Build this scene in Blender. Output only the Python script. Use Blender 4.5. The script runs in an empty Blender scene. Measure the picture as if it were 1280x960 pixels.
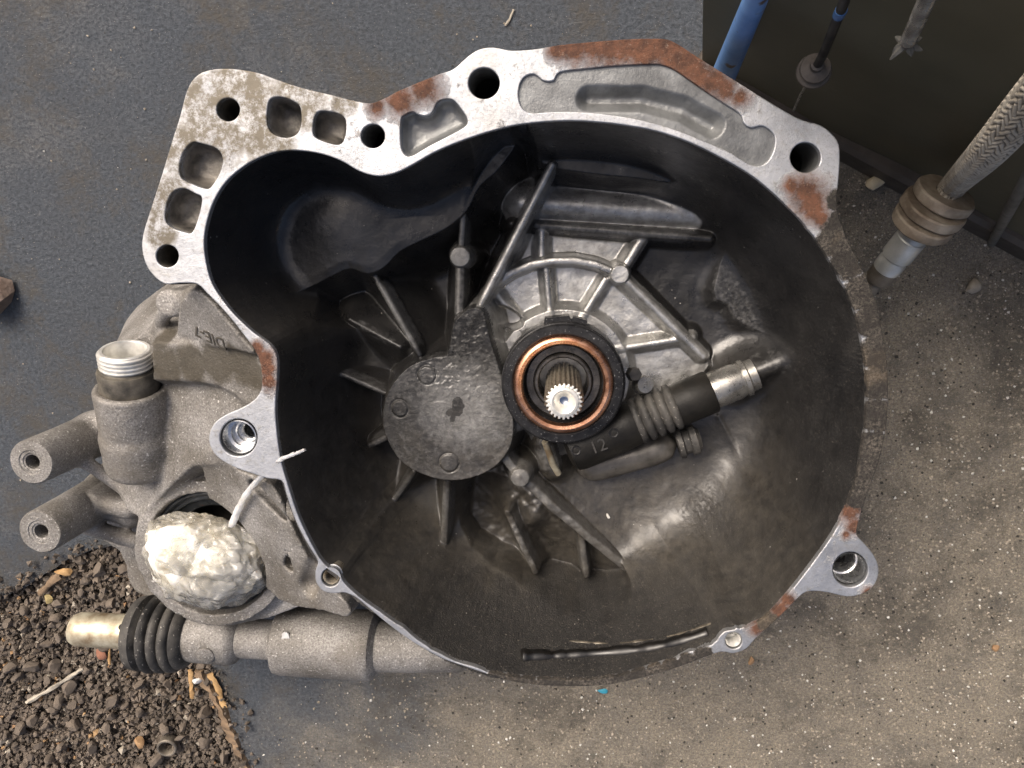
import bpy, bmesh, math, random
import numpy as np
from mathutils import Vector, Matrix

random.seed(7); rng = np.random.default_rng(11)
S = 0.001                      # everything is modelled in millimetres, meshes are written in metres
scene = bpy.context.scene
C = scene.collection

# ------------------------------------------------------------------ camera, sky, sun, exposure
FPX, CX, CY = 962.0, 640.0, 480.0           # focal length and centre in pixels of the photograph
NU, NV = 700.0, 287.0                       # pixel straight below the camera
ZF, DC = 220.0, 433.0                       # height of the flange face, camera height above it (mm)
_d = np.array([(NU-CX)/FPX, -(NV-CY)/FPX, -1.0]); _d /= np.linalg.norm(_d)
_wz = -_d
_wx = np.array([1.0, 0, 0]) - _d*_d[0]; _wx /= np.linalg.norm(_wx)
_wy = np.cross(_wz, _wx)
RM = np.array([_wx, _wy, _wz])
CAM = np.array([0.0, 0.0, ZF+DC])
cam_d = bpy.data.cameras.new('camera'); cam = bpy.data.objects.new('camera', cam_d); C.objects.link(cam)
cam_d.sensor_width = 36.0; cam_d.lens = FPX/1280*36.0; cam_d.clip_start = 0.02; cam_d.clip_end = 100
mw = Matrix([list(r) for r in RM]).to_4x4(); mw.translation = Vector(CAM*S); cam.matrix_world = mw
scene.camera = cam

SUN_AZ, SUN_EL = math.radians(-38), math.radians(49)      # azimuth from +Y (top of the picture) towards +X
w = bpy.data.worlds.new('World'); scene.world = w; w.use_nodes = True
wn = w.node_tree.nodes; bg = wn['Background']
sky = wn.new('ShaderNodeTexSky'); sky.sky_type = 'NISHITA'; sky.sun_disc = False
sky.sun_elevation = SUN_EL; sky.sun_rotation = SUN_AZ; sky.air_density = 0.7; sky.dust_density = 9.0; sky.ozone_density = 0.3
w.node_tree.links.new(sky.outputs[0], bg.inputs[0]); bg.inputs[1].default_value = 0.15
sl = bpy.data.lights.new('sun', 'SUN'); sl.energy = 1.5; sl.angle = math.radians(32); sl.color = (1.0, 0.95, 0.87)
so = bpy.data.objects.new('sun', sl); C.objects.link(so)
sd = Vector((math.sin(SUN_AZ)*math.cos(SUN_EL), math.cos(SUN_AZ)*math.cos(SUN_EL), math.sin(SUN_EL)))
so.rotation_euler = sd.to_track_quat('Z', 'Y').to_euler(); so.location = sd*5
vs = scene.view_settings; vs.view_transform = 'Standard'; vs.look = 'None'; vs.gamma = 1.0
vs.use_curve_mapping = False; vs.exposure = 0.42

# ------------------------------------------------------------------ pixel -> place helpers
def ray(u, v):
    return RM @ np.array([(u-CX)/FPX, -(v-CY)/FPX, -1.0])
def W(u, v, dep):                            # pixel at a depth (mm) below the flange face
    r = ray(u, v); t = (ZF-dep-CAM[2])/r[2]
    return CAM + r*t
def G(u, v, h=0.0): return W(u, v, ZF-h)     # pixel on the ground, h mm above it
def onplane(u, v, p0, n):
    r = ray(u, v); t = np.dot(p0-CAM, n)/np.dot(r, n)
    return CAM + r*t
_fw = RM @ np.array([0, 0, -1.0])
def mmpx(dep): return (DC+dep)/FPX*1.0

def smooth_loop(pts, n=4, closed=True):
    p = np.array(pts, float); m = len(p); out = []
    for i in range(m if closed else m-1):
        if closed: a, b, c, d = p[(i-1) % m], p[i], p[(i+1) % m], p[(i+2) % m]
        else: a, b, c, d = p[max(i-1, 0)], p[i], p[i+1], p[min(i+2, m-1)]
        for k in range(n):
            t = k/n
            out.append(0.5*((2*b)+(-a+c)*t+(2*a-5*b+4*c-d)*t*t+(-a+3*b-3*c+d)*t**3))
    if not closed: out.append(p[-1])
    return np.array(out)

# ------------------------------------------------------------------ object helpers
def link(o, parent=None):
    C.objects.link(o)
    if parent is not None: o.parent = parent
    return o
def tag(o, label=None, cat=None, group=None, kind=None):
    if label: o['label'] = label
    if cat: o['category'] = cat
    if group: o['group'] = group
    if kind: o['kind'] = kind
    return o
def empty(name, loc=(0, 0, 0)):
    o = bpy.data.objects.new(name, None); o.location = Vector(loc)*S; o.empty_display_size = 0.02
    return link(o)
def sharpen(me, ang):
    bm = bmesh.new(); bm.from_mesh(me)
    for e in bm.edges:
        if len(e.link_faces) == 2: e.smooth = e.calc_face_angle(0) < ang
    for f in bm.faces: f.smooth = True
    bm.to_mesh(me); bm.free()
def build(name, V, Fc, mat, parent=None, smooth=35, attrs=None, recalc=False, origin=None):
    me = bpy.data.meshes.new(name)
    V = np.asarray(V, float)
    if origin is not None: V = V-np.asarray(origin, float)
    if isinstance(Fc, np.ndarray): Fc = Fc.tolist()
    me.from_pydata((V*S).tolist(), [], Fc)
    me.materials.append(mat)
    if recalc:
        bm = bmesh.new(); bm.from_mesh(me); bmesh.ops.recalc_face_normals(bm, faces=bm.faces); bm.to_mesh(me); bm.free()
    if attrs:
        for k, a in attrs.items():
            at = me.attributes.new(k, 'FLOAT', 'POINT'); at.data.foreach_set('value', np.asarray(a, np.float32))
    if smooth is True: me.polygons.foreach_set('use_smooth', [True]*len(me.polygons))
    elif smooth: sharpen(me, math.radians(smooth))
    me.update()
    o = bpy.data.objects.new(name, me)
    if origin is not None: o.location = Vector(origin)*S
    return link(o, parent)

def frame(axis):
    a = np.array(axis, float); a /= np.linalg.norm(a)
    h = np.array([0, 0, 1.0]) if abs(a[2]) < 0.9 else np.array([0, 1.0, 0])
    x = np.cross(h, a); x /= np.linalg.norm(x); y = np.cross(a, x)
    return x, y, a
def lathe_geo(prof, base, axis=(0, 0, 1), n=48, wob=0.0, rfun=None):
    """profile (r, z) revolved round the axis; a profile that starts and ends at r=0 closes"""
    x, y, a = frame(axis); base = np.array(base, float); V = []; F = []
    th = np.linspace(0, 2*np.pi, n, endpoint=False)
    for r, z in prof:
        rr = r*np.ones(n) if rfun is None else np.array([rfun(r, z, t) for t in th])
        if wob: rr = rr*(1+wob*np.sin(3*th+z*0.3)+wob*0.6*np.sin(7*th+1+z*0.1))
        for t, q in zip(th, rr): V.append(base+a*z+x*q*math.cos(t)+y*q*math.sin(t))
    m = len(prof)
    for i in range(m-1):
        for j in range(n):
            k = (j+1) % n
            F.append((i*n+j, i*n+k, (i+1)*n+k, (i+1)*n+j))
    if prof[0][0] > 1e-6 and prof[0][0] < 0: pass
    return V, F
def lathe(name, prof, base, axis, mat, parent=None, n=48, caps=(False, False), smooth=35, wob=0.0, rfun=None, fat=1.0, **kw):
    prof = [(r*fat, z) for r, z in prof]
    V, F = lathe_geo(prof, base, axis, n, wob, rfun); m = len(prof)
    if caps[0]: F.append(tuple(reversed(range(n))))
    if caps[1]: F.append(tuple(range((m-1)*n, m*n)))
    return build(name, V, F, mat, parent, smooth, **kw)
def tube_geo(path, rad, n=12, cap=True):
    P = np.array(path, float); m = len(P); rad = np.ones(m)*rad if np.isscalar(rad) else np.array(rad)
    T = np.gradient(P, axis=0); T /= np.linalg.norm(T, axis=1)[:, None]
    x, y, _ = frame(T[0]); V = []; F = []
    for i in range(m):
        x = x-T[i]*np.dot(x, T[i]); x /= np.linalg.norm(x); y = np.cross(T[i], x)
        for j in range(n):
            t = 2*np.pi*j/n; V.append(P[i]+rad[i]*(x*math.cos(t)+y*math.sin(t)))
    for i in range(m-1):
        for j in range(n):
            k = (j+1) % n; F.append((i*n+j, i*n+k, (i+1)*n+k, (i+1)*n+j))
    if cap: F.append(tuple(reversed(range(n)))); F.append(tuple(range((m-1)*n, m*n)))
    return V, F
def tube(name, path, rad, mat, parent=None, n=12, smooth=40, **kw):
    V, F = tube_geo(path, rad, n); return build(name, V, F, mat, parent, smooth, **kw)
def plate(name, loops, z_top, thick, bevel, mat, parent=None, smooth=30):
    """outline + hole loops (mm, xy) as a bevelled plate"""
    cu = bpy.data.curves.new(name, 'CURVE'); cu.dimensions = '2D'; cu.fill_mode = 'BOTH'
    cu.extrude = (thick/2-bevel)*S; cu.bevel_depth = bevel*S; cu.bevel_resolution = 2; cu.offset = -bevel*S
    for lp in loops:
        sp = cu.splines.new('POLY'); sp.points.add(len(lp)-1); sp.use_cyclic_u = True
        for q, p in zip(sp.points, lp): q.co = (p[0]*S, p[1]*S, 0, 1)
    tmp = bpy.data.objects.new('tmp', cu); C.objects.link(tmp)
    dg = bpy.context.evaluated_depsgraph_get()
    me = bpy.data.meshes.new_from_object(tmp.evaluated_get(dg)); me.name = name
    bpy.data.objects.remove(tmp); bpy.data.curves.remove(cu)
    for v in me.vertices: v.co.z += (z_top-thick/2)*S
    me.materials.clear(); me.materials.append(mat)
    bm = bmesh.new(); bm.from_mesh(me); bmesh.ops.remove_doubles(bm, verts=bm.verts, dist=1e-6); bm.to_mesh(me); bm.free()
    sharpen(me, math.radians(smooth))
    return link(bpy.data.objects.new(name, me), parent)
def text_mesh(name, txt, size, depth, mat, M4, parent=None):
    cu = bpy.data.curves.new(name, 'FONT'); cu.body = txt; cu.size = size*S; cu.extrude = depth*S; cu.align_x = 'CENTER'; cu.align_y = 'CENTER'
    tmp = bpy.data.objects.new('tmp', cu); C.objects.link(tmp)
    dg = bpy.context.evaluated_depsgraph_get()
    me = bpy.data.meshes.new_from_object(tmp.evaluated_get(dg)); me.name = name
    bpy.data.objects.remove(tmp); bpy.data.curves.remove(cu)
    me.transform(M4); me.materials.clear(); me.materials.append(mat)
    return link(bpy.data.objects.new(name, me), parent)

from mathutils.bvhtree import BVHTree
def hit(o, u, v):
    me = o.data; bv = BVHTree.FromPolygons([w_.co for w_ in me.vertices], [p.vertices for p in me.polygons])
    p, n_, _, _ = bv.ray_cast(Vector(CAM*S), Vector(ray(u, v)).normalized()); return p, n_
# ------------------------------------------------------------------ numpy noise and distance fields
def hash2(i, j, s):
    n = (i.astype(np.int64)*374761393+j.astype(np.int64)*668265263+s*974634777) & 0x7fffffff
    n = ((n ^ (n >> 13))*1274126177) & 0x7fffffff
    return ((n ^ (n >> 16)) & 0xffff)/65535.0
def vnoise(X, Y, sc, s=0):
    x = X/sc; y = Y/sc; i = np.floor(x); j = np.floor(y); fx = x-i; fy = y-j
    fx = fx*fx*(3-2*fx); fy = fy*fy*(3-2*fy)
    return (hash2(i, j, s)*(1-fx)+hash2(i+1, j, s)*fx)*(1-fy)+(hash2(i, j+1, s)*(1-fx)+hash2(i+1, j+1, s)*fx)*fy
def fbm(X, Y, sc, s=0, o=4):
    t = 0; a = 1; n = 0
    for k in range(o): t = t+a*vnoise(X, Y, sc/2**k, s+k*17); n += a; a *= .5
    return t/n
def seg_dist(X, Y, a, b):
    dx, dy = b[0]-a[0], b[1]-a[1]; L = dx*dx+dy*dy+1e-9
    t = np.clip(((X-a[0])*dx+(Y-a[1])*dy)/L, 0, 1)
    return np.hypot(X-a[0]-t*dx, Y-a[1]-t*dy), t
def poly_sd(X, Y, poly):
    """signed distance, positive inside"""
    d = np.full(X.shape, 1e9); ins = np.zeros(X.shape, bool); m = len(poly)
    for i in range(m):
        a = poly[i]; b = poly[(i+1) % m]
        d = np.minimum(d, seg_dist(X, Y, a, b)[0])
        if a[1] != b[1]:
            c = ((a[1] > Y) != (b[1] > Y)) & (X < (b[0]-a[0])*(Y-a[1])/(b[1]-a[1])+a[0]); ins ^= c
    return np.where(ins, d, -d)
def smax(a, b, k):
    h = np.clip(0.5+0.5*(a-b)/k, 0, 1); return b*(1-h)+a*h+k*h*(1-h)
def smin(a, b, k): return -smax(-a, -b, k)
def sstep(a, b, x):
    t = np.clip((x-a)/(b-a), 0, 1); return t*t*(3-2*t)

# ------------------------------------------------------------------ material helpers
class NT:
    def __init__(s, name):
        s.m = bpy.data.materials.new(name); s.m.use_nodes = True; s.t = s.m.node_tree; s.N = s.t.nodes; s.L = s.t.links
        s.b = s.N['Principled BSDF']; s.co = s.N.new('ShaderNodeTexCoord').outputs['Object']
    def put(s, inp, v):
        if isinstance(v, bpy.types.NodeSocket): s.L.new(v, inp)
        elif isinstance(v, tuple) and len(v) == 3 and inp.type == 'RGBA': inp.default_value = (*v, 1)
        else: inp.default_value = v
    def noise(s, scale, detail=4, rough=.55, dist=0, vec=None):
        n = s.N.new('ShaderNodeTexNoise'); n.inputs['Scale'].default_value = scale; n.inputs['Detail'].default_value = detail
        n.inputs['Roughness'].default_value = rough; n.inputs['Distortion'].default_value = dist
        s.L.new(vec or s.co, n.inputs['Vector']); return n.outputs['Fac']
    def vor(s, scale, feat='F1', out='Distance', rand=1, vec=None):
        n = s.N.new('ShaderNodeTexVoronoi'); n.feature = feat; n.inputs['Scale'].default_value = scale; n.inputs['Randomness'].default_value = rand
        s.L.new(vec or s.co, n.inputs['Vector']); return n.outputs[out]
    def attr(s, name):
        n = s.N.new('ShaderNodeAttribute'); n.attribute_name = name; return n.outputs['Fac']
    def rng(s, v, a, b, c=0.0, d=1.0, smooth=False):
        n = s.N.new('ShaderNodeMapRange'); n.inputs[1].default_value = a; n.inputs[2].default_value = b
        n.inputs[3].default_value = c; n.inputs[4].default_value = d
        if smooth: n.interpolation_type = 'SMOOTHSTEP'
        s.put(n.inputs[0], v); return n.outputs[0]
    def math(s, op, a, b=0.0, clamp=False):
        n = s.N.new('ShaderNodeMath'); n.operation = op; n.use_clamp = clamp; s.put(n.inputs[0], a); s.put(n.inputs[1], b); return n.outputs[0]
    def mix(s, f, a, b, mode='MIX'):
        n = s.N.new('ShaderNodeMix'); n.data_type = 'RGBA'; n.blend_type = mode
        s.put(n.inputs[0], f); s.put(n.inputs[6], a); s.put(n.inputs[7], b); return n.outputs[2]
    def spots(s, pts):
        """1 near the listed places (mm, radius mm), falling to 0 at the radius"""
        out = None
        for p, r in pts:
            n = s.N.new('ShaderNodeVectorMath'); n.operation = 'DISTANCE'; s.L.new(s.co, n.inputs[0]); n.inputs[1].default_value = Vector(p)*S
            q = s.rng(n.outputs['Value'], r*S, 0.0, 0.0, 1.0)
            out = q if out is None else s.math('MAXIMUM', out, q)
        return out
    def bump(s, h, strength, dist, prev=None):
        n = s.N.new('ShaderNodeBump'); n.inputs['Strength'].default_value = strength; n.inputs['Distance'].default_value = dist
        s.L.new(h, n.inputs['Height'])
        if prev is not None: s.L.new(prev, n.inputs['Normal'])
        return n.outputs[0]
    def done(s, col, rough, metal=0.0, normal=None, spec=None, coat=None):
        s.put(s.b.inputs['Base Color'], col); s.put(s.b.inputs['Roughness'], rough); s.put(s.b.inputs['Metallic'], metal)
        if normal is not None: s.L.new(normal, s.b.inputs['Normal'])
        if spec is not None: s.put(s.b.inputs['Specular IOR Level'], spec)
        if coat is not None: s.put(s.b.inputs['Coat Weight'], coat); s.b.inputs['Coat Roughness'].default_value = .18
        return s.m

def simple(name, c1, c2, rough, metal=0.0, scale=60, bump=.2, bscale=400, bdist=.0006, spec=None, speck=0, speckcol=(.6, .58, .54)):
    n = NT(name); col = n.mix(n.rng(n.noise(scale, 6, .6), .35, .65), c1, c2)
    if speck: col = n.mix(n.rng(n.noise(speck, 2, .5), .66, .72), col, speckcol)
    r = n.rng(n.noise(scale*1.7, 4), .3, .7, max(rough-.1, .05), min(rough+.1, 1))
    return n.done(col, r, metal, n.bump(n.noise(bscale, 5, .7), bump, bdist), spec)

RUST = (.20, .062, .028); RUST2 = (.11, .035, .017)
def machined():
    n = NT('machined_aluminium')
    bl = n.noise(45, 6, .65); fine = n.noise(420, 4, .7)
    col = n.mix(n.rng(bl, .3, .7), (.33, .342, .36), (.56, .568, .58))
    col = n.mix(n.rng(fine, .54, .72, 0, .55), col, (.21, .205, .195))
    pits = n.math('MULTIPLY', n.rng(n.noise(900, 3, .75), .58, .66), n.rng(n.noise(55, 5, .7), .42, .6)); col = n.mix(n.math('MULTIPLY', pits, .6), col, (.09, .085, .075))
    col = n.mix(n.rng(n.noise(150, 5, .75), .54, .68, 0, .7), col, (.33, .32, .29))
    col = n.mix(n.rng(n.noise(18, 6, .7), .52, .66, 0, .55), col, (.36, .35, .33))
    # stained cast part of the starter wing
    st = n.spots([(W(300, 118, 0), 34), (W(262, 130, 0), 30), (W(238, 190, 0), 30), (W(212, 250, 0), 24), (W(380, 125, 0), 26),
                  (W(268, 170, 0), 30), (W(335, 170, 0), 26), (W(200, 290, 0), 16), (W(430, 130, 0), 14)])
    sm = n.rng(n.math('ADD', n.math('MULTIPLY', st, 1.1), n.math('MULTIPLY', n.noise(70, 6, .7), .9)), .78, 1.05)
    col = n.mix(n.math('MULTIPLY', sm, n.rng(n.noise(110, 8, .85), .40, .54, .15, 1.0)), col, (.13, .113, .085))
    # rust
    ru = n.spots([(W(740, 60, 0), 16), (W(782, 58, 0), 20), (W(822, 60, 0), 22), (W(860, 80, 0), 22), (W(890, 102, 0), 18), (W(925, 122, 0), 10), (W(698, 62, 0), 10), (W(720, 60, 0), 16), (W(760, 62, 0), 20), (W(800, 58, 0), 24), (W(842, 66, 0), 26), (W(875, 92, 0), 22), (W(905, 112, 0), 14),
                  (W(500, 126, 0), 16), (W(530, 110, 0), 16), (W(472, 134, 0), 10), (W(410, 190, 0), 0.1),
                  (W(1008, 240, 0), 18), (W(1020, 262, 0), 15), (W(990, 232, 0), 9), (W(332, 450, 0), 13), (W(335, 462, 0), 13), (W(335, 475, 0), 11), (W(322, 436, 0), 8), (W(1014, 250, 0), 17), (W(1026, 272, 0), 10),
                  (W(1062, 640, 0), 13), (W(1068, 658, 0), 10), (W(1058, 668, 0), 5), (W(975, 765, 0), 12), (W(948, 786, 0), 11), (W(1085, 740, 0), 7), (W(985, 750, 0), 10)])
    rm = n.rng(n.math('ADD', n.math('MULTIPLY', ru, .9), n.math('MULTIPLY', n.noise(75, 8, .8), 1.15)), .70, 1.22)
    rc = n.mix(n.rng(n.noise(160, 5, .7), .35, .65), (.070, .032, .019), (.185, .080, .043))
    rc = n.mix(n.rng(n.noise(480, 3, .7), .60, .70, 0, .5), rc, (.30, .22, .165))
    col = n.mix(rm, col, rc)
    # gritty oil crust along the right and lower rim
    gr = n.spots([(W(*p, 0), 17) for p in [(1046, 300), (1062, 325), (1080, 365), (1092, 400), (1097, 440), (1098, 480), (1097, 520), (1092, 560), (1086, 590), (1076, 615), (1066, 612)]]
                 + [(W(u, v, 0), 9) for u, v in [(1046, 250), (1049, 275)]]
                 + [(W(*p, 0), 10) for p in [(620, 847), (640, 851), (660, 854), (680, 855), (700, 855), (720, 855), (740, 855), (760, 852), (780, 850), (800, 845), (820, 840), (840, 834), (860, 828), (880, 820), (960, 778)]])
    gm = n.rng(n.math('ADD', gr, n.math('MULTIPLY', n.noise(200, 5, .7), .6)), .6, .72)
    gc = n.mix(n.rng(n.noise(600, 4, .7), .4, .64), (.012, .010, .008), (.15, .13, .105))
    gc = n.mix(n.rng(n.noise(35, 3), .56, .68, 0, .4), gc, (.20, .15, .095))
    gc = n.mix(n.rng(n.noise(85, 6, .75), .40, .56, 0, .8), gc, (.018, .015, .012))
    col = n.mix(gm, col, gc)
    dm = n.math('MAXIMUM', rm, gm)
    rough = n.rng(fine, .3, .7, .42, .6)
    rough = n.math('MAXIMUM', rough, n.math('MULTIPLY', dm, .8))
    metal = n.math('SUBTRACT', .86, n.math('MAXIMUM', n.math('MULTIPLY', dm, .85), n.math('MULTIPLY', sm, .45)))
    b = n.bump(n.noise(300, 6, .75), .35, .0008)
    b = n.bump(n.math('MULTIPLY', n.noise(700, 4, .8), dm), .9, .0016, b)
    return n.done(col, rough, metal, b)
def cast(name='cast_aluminium', dark=1.0):
    n = NT(name); a = n.noise(22, 5, .6); g = n.noise(750, 3, .75); g2 = n.noise(260, 4, .7)
    col = n.mix(n.rng(a, .35, .65), (.175*dark, .162*dark, .142*dark), (.37*dark, .355*dark, .335*dark))
    col = n.mix(n.rng(g, .35, .62), n.mix(.62, col, (.03, .026, .02)), col)
    col = n.mix(n.rng(n.noise(520, 2, .6), .64, .70, 0, .75), col, (.58*dark, .56*dark, .53*dark))
    col = n.mix(n.rng(n.noise(14, 4, .6), .54, .70, 0, .5), col, (.14, .12, .09))
    so_ = n.spots([(W(215, 455, 60), 24), (W(245, 452, 50), 24), (W(275, 452, 40), 24), (W(305, 452, 30), 24), (W(320, 470, 26), 16), (W(210, 425, 60), 16)])
    col = n.mix(n.rng(n.math('ADD', so_, n.math('MULTIPLY', n.noise(120, 5, .7), .7)), .6, .85, 0, .85), col, (.060, .050, .033))
    b = n.bump(g, .55, .0009); b = n.bump(g2, .35, .0014, b)
    return n.done(col, n.rng(g2, .3, .7, .48, .72), .30, b)
def oily():
    n = NT('oily_casting'); me = n.attr('metal'); br = n.attr('brown'); gr = n.attr('grit'); ck = n.attr('crack')
    big = n.noise(30, 5, .6); fine = n.noise(900, 3, .7); mid = n.noise(170, 5, .7)
    black = n.mix(n.rng(big, .3, .7), (.0095, .0095, .010), (.021, .020, .019))
    brown = n.mix(n.rng(mid, .3, .7), (.034, .030, .0245), (.076, .068, .055))
    cake = n.noise(75, 7, .75); col = n.mix(n.math('MULTIPLY', br, n.rng(cake, .36, .58, .35, 1.0)), black, brown)
    alu = n.mix(n.rng(n.noise(90, 5, .65), .35, .65), (.27, .265, .252), (.54, .535, .515))
    mf = n.rng(n.math('ADD', n.math('MULTIPLY', me, 1.2), n.math('MULTIPLY', n.noise(260, 5, .7), .55)), .36, 1.2)
    col = n.mix(mf, col, alu)
    # sparse dry scale flakes and grains
    fl = n.rng(n.vor(210), .10, .075); fl = n.math('MULTIPLY', fl, n.rng(n.noise(42, 3, .6), .60, .66))
    col = n.mix(n.math('MULTIPLY', fl, .8), col, (.50, .47, .42))
    gs = n.math('MULTIPLY', n.rng(n.noise(800, 3, .7), .60, .70), gr)
    col = n.mix(n.math('MULTIPLY', gs, .8), col, (.22, .195, .16))
    r = n.rng(n.noise(60, 6, .75), .35, .65, .22, .52)
    r = n.math('ADD', r, n.math('MULTIPLY', br, .04)); r = n.math('ADD', r, n.math('MULTIPLY', gr, .2))
    b = n.bump(n.noise(500, 5, .7), .2, .0007); b = n.bump(cake, .35, .0022, b)
    crk = n.rng(n.noise(190, 6, .75, 2.2), .3, .7)
    b = n.bump(n.math('MULTIPLY', crk, ck), .6, .003, b)
    b = n.bump(n.math('MULTIPLY', fine, gr), .9, .0016, b)
    wet = n.math('MULTIPLY', n.math('SUBTRACT', 1.0, gr, True), n.rng(n.noise(16, 5, .65), .42, .62, .1, .8))
    return n.done(col, r, n.math('MULTIPLY', mf, .78), b, n.math('ADD', .34, n.math('MULTIPLY', br, .22)), wet)

M = {}
M['machined'] = machined(); M['cast'] = cast(); M['oily'] = oily()
M['pocket'] = simple('stained_pocket_casting', (.12, .123, .123), (.22, .226, .224), .42, .45, 60, .4, 300, .001)
M['pocket_dirty'] = simple('dirty_pocket_casting', (.045, .042, .038), (.22, .20, .17), .5, .3, 90, .4, 300, .001)
M['grime'] = simple('grimy_casting', (.03, .027, .022), (.13, .115, .09), .6, .2, 80, .5, 500, .001)
M['bright'] = simple('bright_machined_bore', (.55, .56, .57), (.75, .75, .74), .28, .95, 120, .1)
M['thread'] = simple('pale_threaded_aluminium', (.58, .57, .53), (.78, .77, .73), .42, .6, 150, .2)
M['plastic'] = simple('black_moulded_plastic', (.012, .012, .013), (.028, .027, .026), .42, 0, 80, .35, 500, .0008, spec=.22)
M['plastic_dusty'] = simple('dusty_black_plastic', (.007, .0068, .0062), (.018, .0165, .014), .42, 0, 50, .35, 500, .0008, spec=.22)
M['bearing'] = simple('black_bearing_shell', (.010, .010, .011), (.024, .024, .025), .32, .2, 120, .25, 700, .0006, speck=900, speckcol=(.22, .22, .22), spec=.22)
M['bronze'] = simple('worn_copper_ring', (.42, .20, .115), (.62, .36, .24), .3, .95, 150, .15, 800, .0004)
M['steel_dark'] = simple('dark_oily_steel', (.05, .046, .042), (.13, .12, .11), .3, .8, 100, .2)
M['steel'] = simple('spline_steel', (.30, .26, .20), (.52, .47, .38), .35, .8, 200, .2)
M['steel_tip'] = simple('pale_shaft_tip', (.62, .60, .54), (.80, .78, .72), .34, .55, 150, .15)
M['glint'] = simple('polished_centre', (.25, .28, .33), (.5, .53, .58), .12, 1, 100, .05)
M['rubber'] = simple('dusty_rubber', (.022, .022, .022), (.085, .08, .072), .5, 0, 70, .4, 500, .0008, speck=520, speckcol=(.3, .28, .25), spec=.22)
M['rubber_clean'] = simple('black_seal_rubber', (.016, .018, .02), (.05, .055, .06), .35, 0, 60, .2)
M['zinc'] = simple('worn_yellow_zinc', (.24, .18, .11), (.62, .58, .44), .46, .5, 70, .2, 400, .0006)
M['collar'] = simple('greasy_bare_metal', (.22, .21, .19), (.46, .45, .42), .28, .8, 70, .25, speck=600, speckcol=(.03, .027, .02))
M['grime_wet'] = simple('oil_caked_casting', (.010, .0095, .0085), (.045, .04, .033), .4, .1, 80, .6, 300, .002, speck=420, speckcol=(.25, .23, .2))
M['bulge'] = simple('dusty_cast_bulge', (.045, .041, .035), (.15, .14, .125), .36, .35, 50, .25)
M['bolt'] = simple('dark_bolt', (.02, .02, .02), (.06, .055, .05), .4, .5, 100, .3)

# ================================================================== GROUND
def mat_sheet_material():
    n = NT('gritty_mat')
    sep = n.N.new('ShaderNodeSeparateXYZ'); n.L.new(n.co, sep.inputs[0])
    # sand lies thicker towards the right and the lower side of the sheet
    g = n.math('ADD', n.math('MULTIPLY', sep.outputs[0], 2.3), n.math('MULTIPLY', sep.outputs[1], -1.55))
    g = n.math('ADD', g, n.math('MULTIPLY', n.math('SUBTRACT', n.noise(9, 6, .65), .5), 1.3))
    sand = n.rng(g, -.02, .72, 0.0, 1.0, True)
    f = n.noise(330, 5, .75); f2 = n.noise(820, 3, .7); big = n.noise(11, 5, .6)
    felt = n.mix(n.rng(f, .34, .66), (.034, .040, .048), (.105, .120, .140))
    felt = n.mix(n.rng(big, .45, .72, 0, .35), felt, (.062, .064, .068))
    scr = n.N.new('ShaderNodeTexNoise'); scr.inputs['Scale'].default_value = 13; scr.inputs['Detail'].default_value = 3; scr.inputs['Distortion'].default_value = .6
    n.L.new(n.co, scr.inputs['Vector'])
    line = n.math('ABSOLUTE', n.math('SUBTRACT', scr.outputs['Fac'], .5))
    felt = n.mix(n.math('MULTIPLY', n.rng(line, .006, 0.0), n.rng(n.noise(120, 4, .7), .5, .7, 0, .5)), felt, (.20, .20, .20))
    sc = n.mix(n.rng(f, .3, .7), (.20, .170, .122), (.47, .405, .30))
    sc = n.mix(n.rng(n.noise(26, 6, .7), .45, .7, 0, .6), sc, (.14, .125, .105))
    grain = n.rng(n.noise(680, 3, .7), .42, .6)
    cov = n.math('MULTIPLY', sand, n.math('ADD', .5, n.math('MULTIPLY', grain, .5)))
    col = n.mix(cov, felt, sc)
    # oily blotches and scuffs
    col = n.mix(n.math('MULTIPLY', n.rng(n.noise(7.5, 9, .8, .3), .49, .60), n.rng(n.noise(140, 4, .7), .3, .6, .35, .8)), col, (.085, .075, .06))
    col = n.mix(n.math('MULTIPLY', n.rng(n.noise(4.2, 6, .7, .3), .55, .70), n.rng(f, .4, .65, 0, .5)), col, (.30, .28, .25))
    col = n.mix(n.rng(n.vor(330), .085, .05, 0, .8), col, (.50, .47, .43))
    b = n.bump(f, .9, .0034); b = n.bump(f2, .6, .0014, b)
    return n.done(col, n.rng(f, .3, .7, .6, .85), 0, b, .4)
M['mat'] = mat_sheet_material()
M['soil'] = simple('dark_soil', (.045, .036, .028), (.11, .09, .07), .9, 0, 60, .8, 250, .003)

ground = build('ground', [(-3000, -3000, -14), (3000, -3000, -14), (3000, 3000, -14), (-3000, 3000, -14)], [(0, 1, 2, 3)], M['soil'], smooth=False)
tag(ground, 'dark soil under the mat', kind='structure')

# gritty sheet that everything stands on; its lower left part is torn away over the soil
edge = smooth_loop([G(*p)[:2] for p in [(-400, 800), (-120, 775), (-10, 752), (30, 735), (62, 716), (95, 694), (140, 682), (190, 678), (235, 730), (255, 800), (262, 840),
                                     (285, 890), (306, 950), (330, 1010), (380, 1200)]], 5, False)
er = np.array([[(fbm(np.array([p[0]]), np.array([p[1]]), 14, 3)[0]-.5)*7, (fbm(np.array([p[0]]), np.array([p[1]]), 14, 9)[0]-.5)*7] for p in edge])
edge = edge+er
lo = edge[-1]; hi = edge[0]
outer = [(lo[0], -2500), (2500, -2500), (2500, 2500), (-2500, 2500), (-2500, hi[1])]
mat_obj = plate('mat', [list(map(tuple, edge))+outer], 0.0, 5.0, .5, M['mat'])
tag(mat_obj, 'dark grey gritty floor sheet with brown sand over its right side', kind='structure')

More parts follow.
